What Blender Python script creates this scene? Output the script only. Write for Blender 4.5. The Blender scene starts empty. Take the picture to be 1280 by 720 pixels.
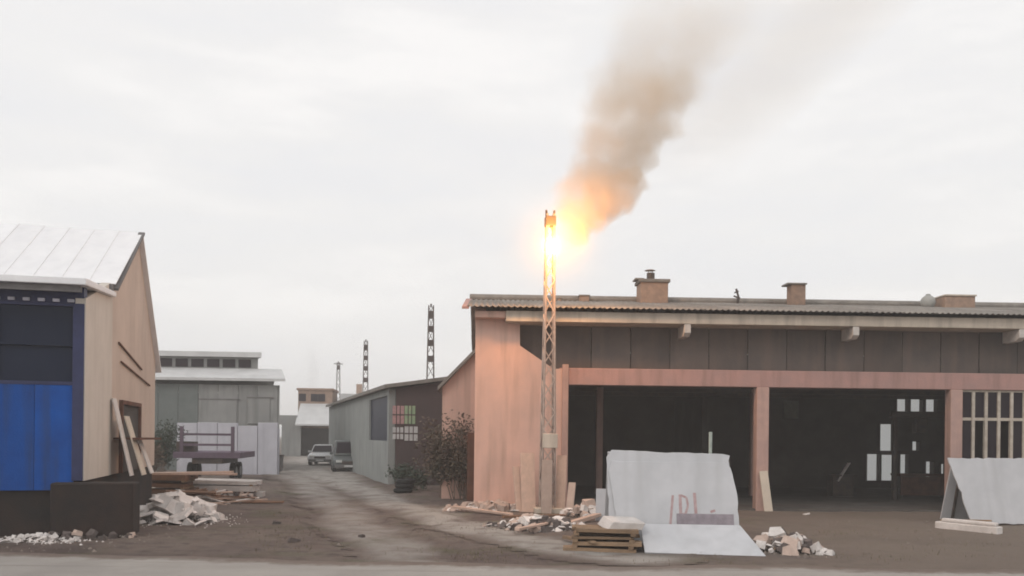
import bpy, bmesh, math, random
from mathutils import Vector, Matrix, noise as mnoise
sc = bpy.context.scene
R = math.radians
rnd = random.Random(7)

# ------------------------------------------------------------------ camera
F, CX, CY, ROLL, CAMH = 1100.0, 640.0, 545.0, R(0.6), 2.2
cam = bpy.data.cameras.new('camera'); camo = bpy.data.objects.new('camera', cam)
sc.collection.objects.link(camo); sc.camera = camo
cam.sensor_width = 36.0; cam.lens = F / 1280 * 36; cam.shift_y = (CY - 360) / 1280
cam.clip_start = 0.1; cam.clip_end = 3000
cR = Vector((math.cos(ROLL), 0, math.sin(ROLL))); cU = Vector((-math.sin(ROLL), 0, math.cos(ROLL))); cF = Vector((0, 1, 0))
CAM = Vector((0, 0, CAMH))
camo.matrix_world = Matrix(((cR.x, cU.x, 0, 0), (cR.y, cU.y, -1, 0), (cR.z, cU.z, 0, CAMH), (0, 0, 0, 1)))

# ------------------------------------------------------------------ world: thick bright overcast over a clear-sky model
SUN_EL, SUN_AZ = R(38), R(215)
w = bpy.data.worlds.new('World'); sc.world = w; w.use_nodes = True
nt = w.node_tree; nt.nodes.clear()
def N(tree, t, **k):
    n = tree.nodes.new(t)
    for a, b in k.items(): setattr(n, a, b)
    return n
def L(tree, a, b): tree.links.new(a, b)
wo = N(nt, 'ShaderNodeOutputWorld'); bg = N(nt, 'ShaderNodeBackground'); bg2 = N(nt, 'ShaderNodeBackground'); mixs = N(nt, 'ShaderNodeMixShader')
sky = N(nt, 'ShaderNodeTexSky', sky_type='NISHITA', sun_disc=False)
sky.sun_elevation = SUN_EL; sky.sun_rotation = SUN_AZ; sky.air_density = 1.5; sky.dust_density = 4
L(nt, sky.outputs[0], bg.inputs[0]); bg.inputs[1].default_value = 0.1
tc = N(nt, 'ShaderNodeTexCoord'); mp = N(nt, 'ShaderNodeMapping'); mp.inputs['Scale'].default_value = (1.6, 1.6, 7.0)
L(nt, tc.outputs['Generated'], mp.inputs['Vector'])
nz = N(nt, 'ShaderNodeTexNoise'); nz.inputs['Scale'].default_value = 2.2; nz.inputs['Detail'].default_value = 6; nz.inputs['Roughness'].default_value = .55
L(nt, mp.outputs[0], nz.inputs['Vector'])
cr = N(nt, 'ShaderNodeValToRGB')
cr.color_ramp.elements[0].position = .36; cr.color_ramp.elements[0].color = (.93, .925, .935, 1)
cr.color_ramp.elements[1].position = .66; cr.color_ramp.elements[1].color = (1.04, 1.02, 1.005, 1)
e = cr.color_ramp.elements.new(.52); e.color = (.965, .952, .945, 1)
L(nt, nz.outputs[0], cr.inputs[0]); L(nt, cr.outputs[0], bg2.inputs[0]); bg2.inputs[1].default_value = 1.0
mixs.inputs[0].default_value = .93
L(nt, bg.outputs[0], mixs.inputs[1]); L(nt, bg2.outputs[0], mixs.inputs[2]); L(nt, mixs.outputs[0], wo.inputs[0])

sl = bpy.data.lights.new('sun', 'SUN'); slo = bpy.data.objects.new('sun', sl); sc.collection.objects.link(slo)
sl.energy = 0.7; sl.angle = R(25); sl.color = (1, .96, .90)
sdir = Vector((math.sin(SUN_AZ) * math.cos(SUN_EL), math.cos(SUN_AZ) * math.cos(SUN_EL), math.sin(SUN_EL)))
slo.rotation_euler = sdir.to_track_quat('Z', 'Y').to_euler()

sc.view_settings.view_transform = 'Standard'; sc.view_settings.look = 'None'
sc.view_settings.exposure = 0.0; sc.view_settings.gamma = 1.0; sc.view_settings.use_curve_mapping = False
sc.render.engine = 'CYCLES'
cy = sc.cycles
cy.use_denoising = True; cy.max_bounces = 5; cy.diffuse_bounces = 3; cy.volume_bounces = 2; cy.use_adaptive_sampling = True; cy.adaptive_threshold = .02; cy.transparent_max_bounces = 8
cy.volume_step_rate = 1.0; cy.volume_max_steps = 256; cy.caustics_reflective = False; cy.caustics_refractive = False
cy.filter_width = 1.8

# ------------------------------------------------------------------ helpers
def ray(px, py): return (px - CX) / F * cR + cF + (CY - py) / F * cU
def W(px, py, d): return CAM + d * ray(px, py)                        # point seen at a pixel of the photograph, d metres deep
def G(px, py, z=0.0):                                                 # where that sight line meets level z
    r = ray(px, py); return CAM + r * ((z - CAMH) / r.z)
def pl(px, py, root, y=0.0):                                          # ... meets the plane local-y = y of a building frame
    M = frame[root]; inv = M.inverted(); o = inv @ CAM; r = inv.to_3x3() @ ray(px, py)
    p = o + r * ((y - o.y) / r.y); return p.x, p.z
frame = {}
def T(name, label, cat, loc=(0, 0, 0), rz=0.0, group=None):
    o = bpy.data.objects.new(name, None); sc.collection.objects.link(o); o.empty_display_size = .2
    o.location = loc; o.rotation_euler = (0, 0, rz)
    frame[o.name] = Matrix.Translation(Vector(loc)) @ Matrix.Rotation(rz, 4, 'Z')
    return tag(o, label, cat, group)
def tag(o, label, cat=None, group=None, kind=None):
    if label: o['label'] = label
    if cat: o['category'] = cat
    if group: o['group'] = group
    if kind: o['kind'] = kind
    return o
class MB:
    def __init__(s): s.v = []; s.f = []
    def add(s, v, f):
        b = len(s.v); s.v += [tuple(x) for x in v]; s.f += [[b + i for i in q] for q in f]; return s
    def box(s, x0, x1, y0, y1, z0, z1, M=None):
        v = [Vector(p) for p in ((x0,y0,z0),(x1,y0,z0),(x1,y1,z0),(x0,y1,z0),(x0,y0,z1),(x1,y0,z1),(x1,y1,z1),(x0,y1,z1))]
        if M: v = [M @ p for p in v]
        return s.add(v, [(0,3,2,1),(4,5,6,7),(0,1,5,4),(1,2,6,5),(2,3,7,6),(3,0,4,7)])
    def prism(s, poly, y0, y1):                                       # polygon in (x, z), counter-clockwise seen from -y
        n = len(poly); v = [(x, y0, z) for x, z in poly] + [(x, y1, z) for x, z in poly]
        return s.add(v, [list(range(n)), list(range(2*n-1, n-1, -1))] + [(i, i+n, (i+1) % n + n, (i+1) % n) for i in range(n)])
    def xprism(s, poly, x0, x1):                                      # polygon in (y, z)
        n = len(poly); v = [(x0, y, z) for y, z in poly] + [(x1, y, z) for y, z in poly]
        return s.add(v, [list(range(n-1, -1, -1)), list(range(n, 2*n))] + [(i, (i+1) % n, (i+1) % n + n, i+n) for i in range(n)])
    def tube(s, a, b, r0, r1=None, n=8):
        a, b = Vector(a), Vector(b); r1 = r0 if r1 is None else r1
        q = (b - a).to_track_quat('Z', 'Y')
        c = [q @ Vector((math.cos(6.28318*i/n), math.sin(6.28318*i/n), 0)) for i in range(n)]
        v = [a + p*r0 for p in c] + [b + p*r1 for p in c]
        return s.add(v, [list(range(n-1, -1, -1)), list(range(n, 2*n))] + [(i, (i+1) % n, (i+1) % n + n, i+n) for i in range(n)])
    def bar(s, a, b, t, t2=None):
        a, b = Vector(a), Vector(b); t2 = t2 or t; q = (b - a).to_track_quat('Z', 'X').to_matrix().to_4x4(); l = (b - a).length
        return s.box(-t/2, t/2, -t2/2, t2/2, 0, l, Matrix.Translation(a) @ q)
    def mesh(s, name):
        m = bpy.data.meshes.new(name); m.from_pydata(s.v, [], s.f)
        bm = bmesh.new(); bm.from_mesh(m); bmesh.ops.recalc_face_normals(bm, faces=bm.faces); bm.to_mesh(m); bm.free(); return m
    def build(s, name, mt, parent=None, bevel=0, smooth=False, loc=None):
        return put(name, s.mesh(name), mt, parent, bevel, smooth, loc)
def put(name, me, mt, parent=None, bevel=0, smooth=False, loc=None, rot=None):
    if mt and not me.materials: me.materials.append(mt)
    o = bpy.data.objects.new(name, me); sc.collection.objects.link(o)
    if parent: o.parent = parent
    if loc is not None: o.location = loc
    if rot is not None: o.rotation_euler = rot
    if smooth:
        for p in me.polygons: p.use_smooth = True
    if bevel:
        b = o.modifiers.new('bevel', 'BEVEL'); b.width = bevel; b.segments = 2; b.limit_method = 'ANGLE'
    return o
def copy_tree(o, parent=None):
    c = o.copy(); sc.collection.objects.link(c); c.parent = parent
    for ch in list(o.children): copy_tree(ch, c)
    return c
def walled(x0, x1, z0, z1, y0, y1, holes):                            # a wall round its openings
    m = MB(); xs = sorted({x0, x1, *[h[0] for h in holes], *[h[1] for h in holes]})
    for a, b in zip(xs, xs[1:]):
        c = (a + b) / 2; hs = sorted((h[2], h[3]) for h in holes if h[0] < c < h[1]); z = z0
        for p, q in hs:
            if p > z: m.box(a, b, y0, y1, z, p)
            z = max(z, q)
        if z < z1: m.box(a, b, y0, y1, z, z1)
    bm = bmesh.new(); me = m.mesh('wall'); bm.from_mesh(me); bmesh.ops.remove_doubles(bm, verts=bm.verts, dist=1e-4)
    seen = {}
    for f in bm.faces: seen.setdefault(tuple(sorted(v.index for v in f.verts)), []).append(f)
    bmesh.ops.delete(bm, geom=[f for l in seen.values() if len(l) > 1 for f in l], context='FACES_ONLY'); bm.to_mesh(me); bm.free()
    return me

def mat(name, c1, c2=None, scale=2.0, rough=.85, metal=0.0, bump=.2, bscale=30, streak=None, samt=.5, rv=.12, spec=.3, detail=5):
    m = bpy.data.materials.new(name); m.use_nodes = True; t = m.node_tree; b = t.nodes['Principled BSDF']
    tc = N(t, 'ShaderNodeTexCoord'); n1 = N(t, 'ShaderNodeTexNoise'); n1.inputs['Scale'].default_value = scale; n1.inputs['Detail'].default_value = detail
    n1.inputs['Roughness'].default_value = .65
    L(t, tc.outputs['Object'], n1.inputs['Vector'])
    mr = N(t, 'ShaderNodeMapRange'); mr.inputs[1].default_value = .35; mr.inputs[2].default_value = .65; L(t, n1.outputs[0], mr.inputs[0])
    mx = N(t, 'ShaderNodeMix', data_type='RGBA'); mx.inputs[6].default_value = (*c1, 1); mx.inputs[7].default_value = (*(c2 or [x*.72 for x in c1]), 1)
    L(t, mr.outputs[0], mx.inputs[0]); col = mx.outputs[2]
    if streak:
        mp = N(t, 'ShaderNodeMapping'); mp.inputs['Scale'].default_value = (2.3, 2.3, .22); L(t, tc.outputs['Object'], mp.inputs[0])
        n2 = N(t, 'ShaderNodeTexNoise'); n2.inputs['Scale'].default_value = 1.6; n2.inputs['Detail'].default_value = 6; L(t, mp.outputs[0], n2.inputs['Vector'])
        m2 = N(t, 'ShaderNodeMapRange'); m2.inputs[1].default_value = .48; m2.inputs[2].default_value = .72; m2.inputs[4].default_value = samt; L(t, n2.outputs[0], m2.inputs[0])
        x2 = N(t, 'ShaderNodeMix', data_type='RGBA'); x2.inputs[7].default_value = (*streak, 1)
        L(t, m2.outputs[0], x2.inputs[0]); L(t, col, x2.inputs[6]); col = x2.outputs[2]
    oi = N(t, 'ShaderNodeObjectInfo'); m3 = N(t, 'ShaderNodeMapRange'); m3.inputs[3].default_value = 1 - rv; m3.inputs[4].default_value = 1 + rv
    L(t, oi.outputs['Random'], m3.inputs[0])
    hs = N(t, 'ShaderNodeHueSaturation'); L(t, col, hs.inputs['Color']); L(t, m3.outputs[0], hs.inputs['Value']); L(t, hs.outputs[0], b.inputs['Base Color'])
    b.inputs['Roughness'].default_value = rough; b.inputs['Metallic'].default_value = metal; b.inputs['Specular IOR Level'].default_value = spec
    if bump:
        n3 = N(t, 'ShaderNodeTexNoise'); n3.inputs['Scale'].default_value = bscale; n3.inputs['Detail'].default_value = 4; L(t, tc.outputs['Object'], n3.inputs['Vector'])
        bp = N(t, 'ShaderNodeBump'); bp.inputs['Strength'].default_value = bump; bp.inputs['Distance'].default_value = .03
        L(t, n3.outputs[0], bp.inputs['Height']); L(t, bp.outputs[0], b.inputs['Normal'])
    return m
M = dict(
    salmon=mat('salmon_plaster', (.70, .455, .375), (.60, .405, .34), .9, .9, streak=(.38, .26, .21), samt=.55, rv=0),
    salmon_beam=mat('salmon_concrete', (.46, .275, .245), (.39, .25, .23), 1.6, .85, streak=(.22, .14, .12), samt=.5, rv=.05),
    column=mat('pale_salmon_concrete', (.50, .33, .285), (.41, .28, .25), 2.2, .85, streak=(.25, .18, .15), rv=.05),
    cream=mat('weathered_cream_concrete', (.62, .54, .45), (.50, .44, .37), 1.4, .85, streak=(.24, .21, .18), rv=.05),
    bracket=mat('pale_bracket_concrete', (.68, .64, .60), None, 3),
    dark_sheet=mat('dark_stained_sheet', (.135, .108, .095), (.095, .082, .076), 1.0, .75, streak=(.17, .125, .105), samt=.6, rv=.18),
    roof_sheet=mat('grey_fibre_cement', (.28, .255, .23), (.20, .185, .17), 2, .9, streak=(.15, .14, .125), rv=.18),
    brick=mat('sooty_brick', (.40, .27, .20), (.28, .20, .16), 5, .9, bump=.5),
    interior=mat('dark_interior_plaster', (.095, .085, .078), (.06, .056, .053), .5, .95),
    floor=mat('stained_workshop_concrete', (.12, .11, .10), (.08, .07, .065), 1.2, .9),
    winframe=mat('cream_painted_steel', (.55, .50, .43), (.42, .36, .30), 6, .6, rv=.05),
    darkmetal=mat('dark_steel', (.06, .055, .055), (.10, .075, .06), 5, .6, metal=.2),
    galv=mat('galvanised_steel', (.52, .43, .38), (.40, .32, .28), 6, .55, metal=.35),
    cream_wall=mat('beige_render', (.62, .51, .435), (.53, .435, .37), .6, .9, streak=(.40, .31, .26), samt=.35, rv=0),
    pale_render=mat('pale_grey_cream_render', (.66, .60, .54), (.58, .53, .47), .6, .9, streak=(.46, .40, .35), samt=.3, rv=0),
    snow_metal=mat('white_roof_metal', (.86, .86, .87), (.78, .78, .80), 1.0, .7, streak=(.68, .68, .69), samt=.3, rv=.04),
    grey_trim=mat('grey_trim', (.20, .19, .19), None, 3),
    blue=mat('blue_painted_sheet', (.010, .085, .36), (.010, .062, .27), 1.1, .7, streak=(.03, .055, .14), samt=.7, rv=.10, spec=.08),
    navy=mat('navy_painted_steel', (.035, .042, .115), None, 3, .5),
    plinth=mat('shade_dark_concrete', (.022, .019, .018), (.042, .027, .022), 1.0, .95),  # near-black base: the shadow under the building is put into the colour
    rust=mat('rusty_brown_wood', (.16, .075, .05), (.10, .05, .035), 3, .9),
    shed=mat('grey_green_metal_cladding', (.29, .29, .285), (.235, .24, .235), .7, .7, streak=(.15, .16, .15), rv=.08),
    shed_green=mat('green_grey_cladding', (.17, .19, .185), (.135, .155, .15), .9, .7, rv=.08),
    shed_white=mat('pale_lavender_painted_block', (.55, .55, .60), (.47, .47, .52), .9, .8, streak=(.38, .38, .42), rv=.03),
    shed_roof=mat('pale_metal_roof', (.60, .60, .60), (.50, .50, .50), .8, .6, rv=.03),
    teal=mat('grey_teal_render', (.31, .325, .315), (.26, .275, .27), .7, .85, streak=(.16, .17, .165), rv=0),
    purple=mat('dark_plum_brown_wall', (.11, .075, .075), (.085, .065, .065), .8, .9, streak=(.06, .05, .05), rv=0),
    marble=mat('pale_grey_marble', (.55, .55, .57), (.47, .475, .495), 1.3, .6, streak=(.42, .42, .43), samt=.5, bump=.05, rv=.05),
    marble_w=mat('broken_white_marble', (.78, .73, .70), (.62, .57, .54), 3, .8, bump=.4, rv=.16),
    marble_p=mat('dusty_pinkish_stone', (.52, .40, .34), (.42, .32, .27), 3, .85, bump=.4, rv=.2),
    gravel=mat('yard_gravel', (.30, .25, .215), (.17, .14, .125), 1.5, .95, bump=0),
    darkstone=mat('dark_stone_rubble', (.16, .13, .12), (.11, .09, .085), 4, .9, bump=.5, rv=.3),
    mauve=mat('mauve_grey_strip', (.33, .29, .32), None, 5),
    redpaint=mat('faded_red_spray', (.40, .26, .26), (.50, .38, .38), 9, .8, rv=0),
    timber=mat('old_timber', (.30, .20, .125), (.21, .145, .095), 4, .9, bump=.3, rv=.25),
    rustwood=mat('brown_weathered_timber', (.20, .105, .06), (.14, .08, .05), 3, .9, bump=.3, rv=.2),
    palewood=mat('pale_plank_wood', (.60, .43, .35), (.48, .35, .28), 4, .85, bump=.3, rv=.15),
    tyre=mat('tyre_rubber', (.025, .025, .025), None, 8, .9),
    rim=mat('wheel_rim', (.35, .35, .36), None, 8, .4, metal=.6),
    carwhite=mat('white_car_paint', (.74, .74, .75), (.66, .66, .67), 2, .35, bump=0, spec=.5),
    carteal=mat('grey_green_car_paint', (.11, .125, .125), (.09, .10, .10), 2, .4, bump=0, spec=.5),
    lamp=mat('lamp_glass', (.75, .75, .72), None, 9, .2, bump=0),
    plumtruck=mat('dark_plum_truck_paint', (.13, .095, .13), (.10, .075, .10), 2, .7),
    bark=mat('bark', (.24, .18, .15), None, 8, .95),
    tank=mat('grey_tank_plastic', (.40, .40, .38), (.32, .32, .30), 3, .6),
    rag=mat('lavender_white_plastic', (.58, .57, .66), None, 6, .6),
    poster_pink=mat('pink_poster_print', (.55, .33, .32), (.42, .25, .25), 8, .7, bump=0, rv=0),
    poster_green=mat('green_poster_print', (.26, .42, .25), (.40, .45, .30), 8, .7, bump=0, rv=0),
    poster_white=mat('white_poster_print', (.62, .62, .62), (.50, .50, .50), 8, .7, bump=0, rv=0),
    greenpanel=mat('faded_green_board', (.30, .33, .28), None, 6),
    greenpipe=mat('pale_green_pipe', (.42, .48, .44), None, 6, .6),
)
def glassy(name, col, rough=.12):
    m = bpy.data.materials.new(name); m.use_nodes = True; b = m.node_tree.nodes['Principled BSDF']
    b.inputs['Base Color'].default_value = (*col, 1); b.inputs['Roughness'].default_value = rough; b.inputs['Specular IOR Level'].default_value = .5
    return m
M['glass'] = glassy('dark_window_glass', (.022, .016, .022), .3); M['glass'].node_tree.nodes['Principled BSDF'].inputs['Specular IOR Level'].default_value = .12; M['glass_navy'] = glassy('dusty_navy_glass', (.014, .020, .042), .35); M['glass_navy'].node_tree.nodes['Principled BSDF'].inputs['Specular IOR Level'].default_value = .12
def frosted():
    m = bpy.data.materials.new('milky_window_glass'); m.use_nodes = True; t = m.node_tree; t.nodes.remove(t.nodes['Principled BSDF'])
    a = N(t, 'ShaderNodeBsdfTranslucent'); a.inputs[0].default_value = (.84, .86, .86, 1); b = N(t, 'ShaderNodeBsdfDiffuse'); b.inputs[0].default_value = (.3, .3, .3, 1)
    x = N(t, 'ShaderNodeMixShader'); x.inputs[0].default_value = .05; L(t, a.outputs[0], x.inputs[1]); L(t, b.outputs[0], x.inputs[2]); tr = N(t, 'ShaderNodeBsdfTransparent'); y = N(t, 'ShaderNodeMixShader'); y.inputs[0].default_value = .12; L(t, x.outputs[0], y.inputs[1]); L(t, tr.outputs[0], y.inputs[2]); L(t, y.outputs[0], t.nodes['Material Output'].inputs[0]); return m
M['milky'] = frosted()
def leaf(name, c1, c2):
    m = mat(name, c1, c2, 1.2, .7, bump=0, rv=.1); b = m.node_tree.nodes['Principled BSDF']; b.inputs['Subsurface Weight'].default_value = 0; return m
M['leaf'] = leaf('olive_leaf', (.095, .08, .05), (.13, .085, .065)); M['leaf_dark'] = leaf('dark_leaf', (.035, .055, .04), (.055, .07, .045))
M['grass'] = leaf('dry_grass', (.14, .125, .065), (.17, .13, .085))

# ------------------------------------------------------------------ ground, road, side street
def sst(a, b, x):
    t = min(1, max(0, (x - a) / (b - a))); return t*t*(3-2*t)
BANK = G(265, 612)
TR = [G(395, 573), G(398, 590), G(450, 612), G(540, 645), G(640, 672), G(800, 700)]
TR2 = [G(380, 573), G(372, 592), G(400, 620), G(452, 660), G(500, 695)]
TR2.append(TR2[-1] + (TR2[-1] - TR2[-2]) * .5)
TR = [TR[0] + (TR[0] - TR[1]) * 3] + TR; TR2 = [TR2[0] + (TR2[0] - TR2[1]) * 3] + TR2
def dist(p, pts):
    best = 1e9
    for a, b in zip(pts, pts[1:]):
        ab = b - a; t = max(0, min(1, ((p.x-a.x)*ab.x + (p.y-a.y)*ab.y) / (ab.x**2 + ab.y**2)))
        best = min(best, math.hypot(p.x - a.x - ab.x*t, p.y - a.y - ab.y*t))
    return best
def gz(x, y):                                                         # height of the dirt
    h = .05 * mnoise.noise(Vector((x*.35, y*.35, 3.1))) + .022 * mnoise.noise(Vector((x*1.3, y*1.3, 7.7))) + .01 * mnoise.noise(Vector((x*3.7, y*3.7, 1.7)))
    h *= sst(14.8, 17, y) * (1 - sst(70, 120, y))
    dx, dy = (x - BANK.x) / 2.6, (y - BANK.y - .6) / 2.4
    h += .42 * math.exp(-(dx*dx + dy*dy)) * (1 + .3 * mnoise.noise(Vector((x*1.1, y*1.1, 0))))
    if 16 < y < 70:
        q_ = Vector((x, y, 0)); a_ = dist(q_, TR)
        h -= .055 * math.exp(-((a_ - .75) / .22) ** 2) * sst(16, 18, y); h -= .03 * math.exp(-((dist(q_, TR2) - .7) / .2) ** 2) * sst(16, 18, y)
    return h
def attach(me, name, fn):
    a = me.attributes.new(name, 'FLOAT', 'POINT')
    for i, v in enumerate(me.vertices): a.data[i].value = fn(v.co)
def track(p):
    n = mnoise.noise(Vector((p.x*.8, p.y*.8, 5))) * .5
    wd = .85 + 1.3 * sst(35, 55, p.y)
    return max(1 - sst(wd*.35, wd*1.25, dist(p, TR) + n), .7 * (1 - sst(wd*.3, wd*1.1, dist(p, TR2) + n)))
def dirt_mat():
    m = bpy.data.materials.new('packed_dirt'); m.use_nodes = True; t = m.node_tree; b = t.nodes['Principled BSDF']
    tc = N(t, 'ShaderNodeTexCoord')
    def noise(s, d=6, r=.6):
        n = N(t, 'ShaderNodeTexNoise'); n.inputs['Scale'].default_value = s; n.inputs['Detail'].default_value = d; n.inputs['Roughness'].default_value = r
        L(t, tc.outputs['Object'], n.inputs['Vector']); return n.outputs[0]
    def ramp(x, a, c): 
        r = N(t, 'ShaderNodeMapRange'); r.inputs[1].default_value = a; r.inputs[2].default_value = c; L(t, x, r.inputs[0]); return r.outputs[0]
    def mix(f, a, c):
        x = N(t, 'ShaderNodeMix', data_type='RGBA'); L(t, f, x.inputs[0])
        for s, k in ((a, 6), (c, 7)):
            if isinstance(s, tuple): x.inputs[k].default_value = (*s, 1)
            else: L(t, s, x.inputs[k])
        return x.outputs[2]
    base = mix(ramp(noise(.35), .40, .60), (.152, .116, .106), (.210, .170, .145)); base = mix(ramp(noise(1.7, 9, .75), .48, .62), base, (.185, .140, .118))
    base = mix(ramp(noise(.55, 5), .52, .70), base, (.135, .125, .080))
    base = mix(ramp(noise(2.6), .5, .75), base, (.098, .074, .068)); base = mix(ramp(noise(.16, 3), .58, .72), base, (.085, .066, .060))
    sx_ = N(t, 'ShaderNodeSeparateXYZ'); L(t, tc.outputs['Object'], sx_.inputs[0]); wb = N(t, 'ShaderNodeMath', operation='MULTIPLY_ADD'); L(t, noise(.3, 4), wb.inputs[0]); wb.inputs[1].default_value = 14; L(t, sx_.outputs[0], wb.inputs[2])
    sand = N(t, 'ShaderNodeMath', operation='MULTIPLY'); L(t, ramp(wb.outputs[0], 9, 16), sand.inputs[0]); sand.inputs[1].default_value = .75
    base = mix(sand.outputs[0], base, (.245, .20, .165))
    at = N(t, 'ShaderNodeAttribute', attribute_name='track')
    ad = N(t, 'ShaderNodeMath', operation='MULTIPLY'); L(t, at.outputs['Fac'], ad.inputs[0]); L(t, ramp(noise(1.3), .25, .55), ad.inputs[1])
    base = mix(ad.outputs[0], base, (.43, .40, .37))
    sp = mix(ramp(noise(26, 3), .62, .74), base, (.30, .27, .24))
    L(t, sp, b.inputs['Base Color']); b.inputs['Roughness'].default_value = .93; b.inputs['Specular IOR Level'].default_value = .2
    bp = N(t, 'ShaderNodeBump'); bp.inputs['Strength'].default_value = 1.0; bp.inputs['Distance'].default_value = .09
    L(t, noise(7, 10, .8), bp.inputs['Height']); L(t, bp.outputs[0], b.inputs['Normal']); return m
M['dirt'] = dirt_mat()
def coords(*seg):
    o = []
    for a, b, s in seg:
        n = max(1, round((b - a) / s)); o += [a + (b - a) * i / n for i in range(n)]
    return o + [seg[-1][1]]
xs = coords((-500, -120, 95), (-120, -30, 10), (-30, -16, 1), (-16, 14, .25), (14, 30, 1), (30, 120, 10), (120, 500, 95))
ys = coords((-60, 12, 12), (12, 34, .25), (34, 60, .5), (60, 120, 4), (120, 600, 120))
m = MB(); m.v = [(x, y, gz(x, y)) for y in ys for x in xs]; nx = len(xs)
m.f = [(j*nx+i, j*nx+i+1, (j+1)*nx+i+1, (j+1)*nx+i) for j in range(len(ys)-1) for i in range(nx-1)]
me = bpy.data.meshes.new('ground'); me.from_pydata(m.v, [], m.f); attach(me, 'track', lambda p: 0.0)
tag(put('ground', me, M['dirt'], smooth=True), 'bare brown dirt yard with patches of dry grass', kind='structure')
# side street: pale wheel-worn track following the dirt
sx = [x for x in xs if -30 <= x <= 10]; sy = [y for y in ys if 14.9 <= y <= 110]
pts = {}; m = MB()
tv = {(i, j): track(Vector((x, y, 0))) for i, x in enumerate(sx) for j, y in enumerate(sy)}
def vid(i, j):
    if (i, j) not in pts: pts[i, j] = len(m.v); m.v.append((sx[i], sy[j], gz(sx[i], sy[j]) + .012))
    return pts[i, j]
for i in range(len(sx)-1):
    for j in range(len(sy)-1):
        if max(tv[i, j], tv[i+1, j], tv[i, j+1], tv[i+1, j+1]) > .01: m.f.append((vid(i, j), vid(i+1, j), vid(i+1, j+1), vid(i, j+1)))
me = bpy.data.meshes.new('side_street'); me.from_pydata(m.v, [], m.f); attach(me, 'track', track)
tag(put('side_street', me, M['dirt'], smooth=True), 'pale wheel-worn gravel street leading away between the sheds', kind='structure')
# road in front
def road_edge(x): return 15.0 - .09 * x * sst(-1, -6, x) + .30 * mnoise.noise(Vector((x*.35, 0, 9))) + .12 * mnoise.noise(Vector((x*1.3, 0, 4))) + .05 * mnoise.noise(Vector((x*4.1, 0, 2)))
M['road'] = mat('pale_worn_asphalt', (.36, .335, .31), (.29, .27, .25), .6, .9, bump=.5, bscale=60, rv=0)
def dust_edge(m):                                                     # blown dirt over the road's margin
    t = m.node_tree; b = t.nodes['Principled BSDF']; src = b.inputs['Base Color'].links[0].from_socket
    at = N(t, 'ShaderNodeAttribute', attribute_name='dust'); tc = N(t, 'ShaderNodeTexCoord'); n = N(t, 'ShaderNodeTexNoise'); n.inputs['Scale'].default_value = 2.2; n.inputs['Detail'].default_value = 8; n.inputs['Roughness'].default_value = .7
    L(t, tc.outputs['Object'], n.inputs['Vector'])
    f = mrange(t, math_(t, 'ADD', at.outputs['Fac'], math_(t, 'MULTIPLY', math_(t, 'SUBTRACT', n.outputs[0], .5), 1.7)), .25, .85)
    x = N(t, 'ShaderNodeMix', data_type='RGBA'); L(t, f, x.inputs[0]); L(t, src, x.inputs[6]); x.inputs[7].default_value = (.165, .128, .108, 1)
    mp = N(t, 'ShaderNodeMapping'); mp.inputs['Scale'].default_value = (.09, 2.2, 1); L(t, tc.outputs['Object'], mp.inputs[0])
    n2 = N(t, 'ShaderNodeTexNoise'); n2.inputs['Scale'].default_value = 1.2; n2.inputs['Detail'].default_value = 5; L(t, mp.outputs[0], n2.inputs['Vector'])
    y = N(t, 'ShaderNodeMix', data_type='RGBA'); L(t, mrange(t, n2.outputs[0], .52, .68, 0, .6), y.inputs[0]); L(t, x.outputs[2], y.inputs[6]); y.inputs[7].default_value = (.19, .172, .158, 1)
    L(t, y.outputs[2], b.inputs['Base Color'])
def math_(t, op, a, b=None, c=None):
    n = N(t, 'ShaderNodeMath', operation=op)
    for i, x in enumerate((a, b, c)):
        if x is None: continue
        if isinstance(x, (int, float)): n.inputs[i].default_value = x
        else: L(t, x, n.inputs[i])
    return n.outputs[0]
def mrange(t, x, a, b, c=0.0, d=1.0, smooth=True):
    n = N(t, 'ShaderNodeMapRange', interpolation_type='SMOOTHSTEP' if smooth else 'LINEAR')
    n.inputs[1].default_value = a; n.inputs[2].default_value = b; n.inputs[3].default_value = c; n.inputs[4].default_value = d
    L(t, x, n.inputs[0]); return n.outputs[0]
dust_edge(M['road'])
rx = coords((-60, -18, 2), (-18, 18, .2), (18, 60, 2)); m = MB(); ro = (0, .15, .35, .6, .9, 2.5)
for x in rx: m.v += [(x, road_edge(x) - a, max(.018, gz(x, road_edge(x) - a) + .006)) for a in ro] + [(x, 8, .03), (x, -4, .03)]
nr = len(ro) + 2
me = bpy.data.meshes.new('road'); me.from_pydata(m.v, [], [(nr*i+k+1, nr*i+nr+k+1, nr*i+nr+k, nr*i+k) for i in range(len(rx)-1) for k in range(nr-1)])
attach(me, 'dust', lambda p: 1 - sst(0, .9, road_edge(p.x) - p.y))
tag(put('road', me, M['road']), 'pale grey worn road across the front of the yard', kind='structure')

# ------------------------------------------------------------------ salmon workshop (right)
RY = R(2.0); WL = W(592, 640, 26.6); WL.z = 0
ws = T('workshop_building', 'long salmon stone workshop with open bays behind the burning pole', 'workshop', WL, RY); B = ws.name
LEN = 25.0
def q(px, py, y=0.0): return pl(px, py, B, y)
zb = -.2
pier = [q(592, 640), q(708, 640), q(708, 461), q(692, 461), q(650, 432), q(650, 400), q(592, 400)]
pier[0] = (0, zb); pier[1] = (pier[1][0], zb); pier[6] = (0, pier[5][1])
MB().prism(pier, 0, .35).build('wall', M['salmon'], ws)
xo = pier[1][0]; zT = pier[5][1]
MB().box(0, .35, .352, 12.4, zb, zT).build('side_wall', M['salmon'], ws)
zl0, zl1 = q(955, 484)[1], q(955, 463)[1]
ze0, ze1 = q(955, 409)[1], q(955, 396)[1]
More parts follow.
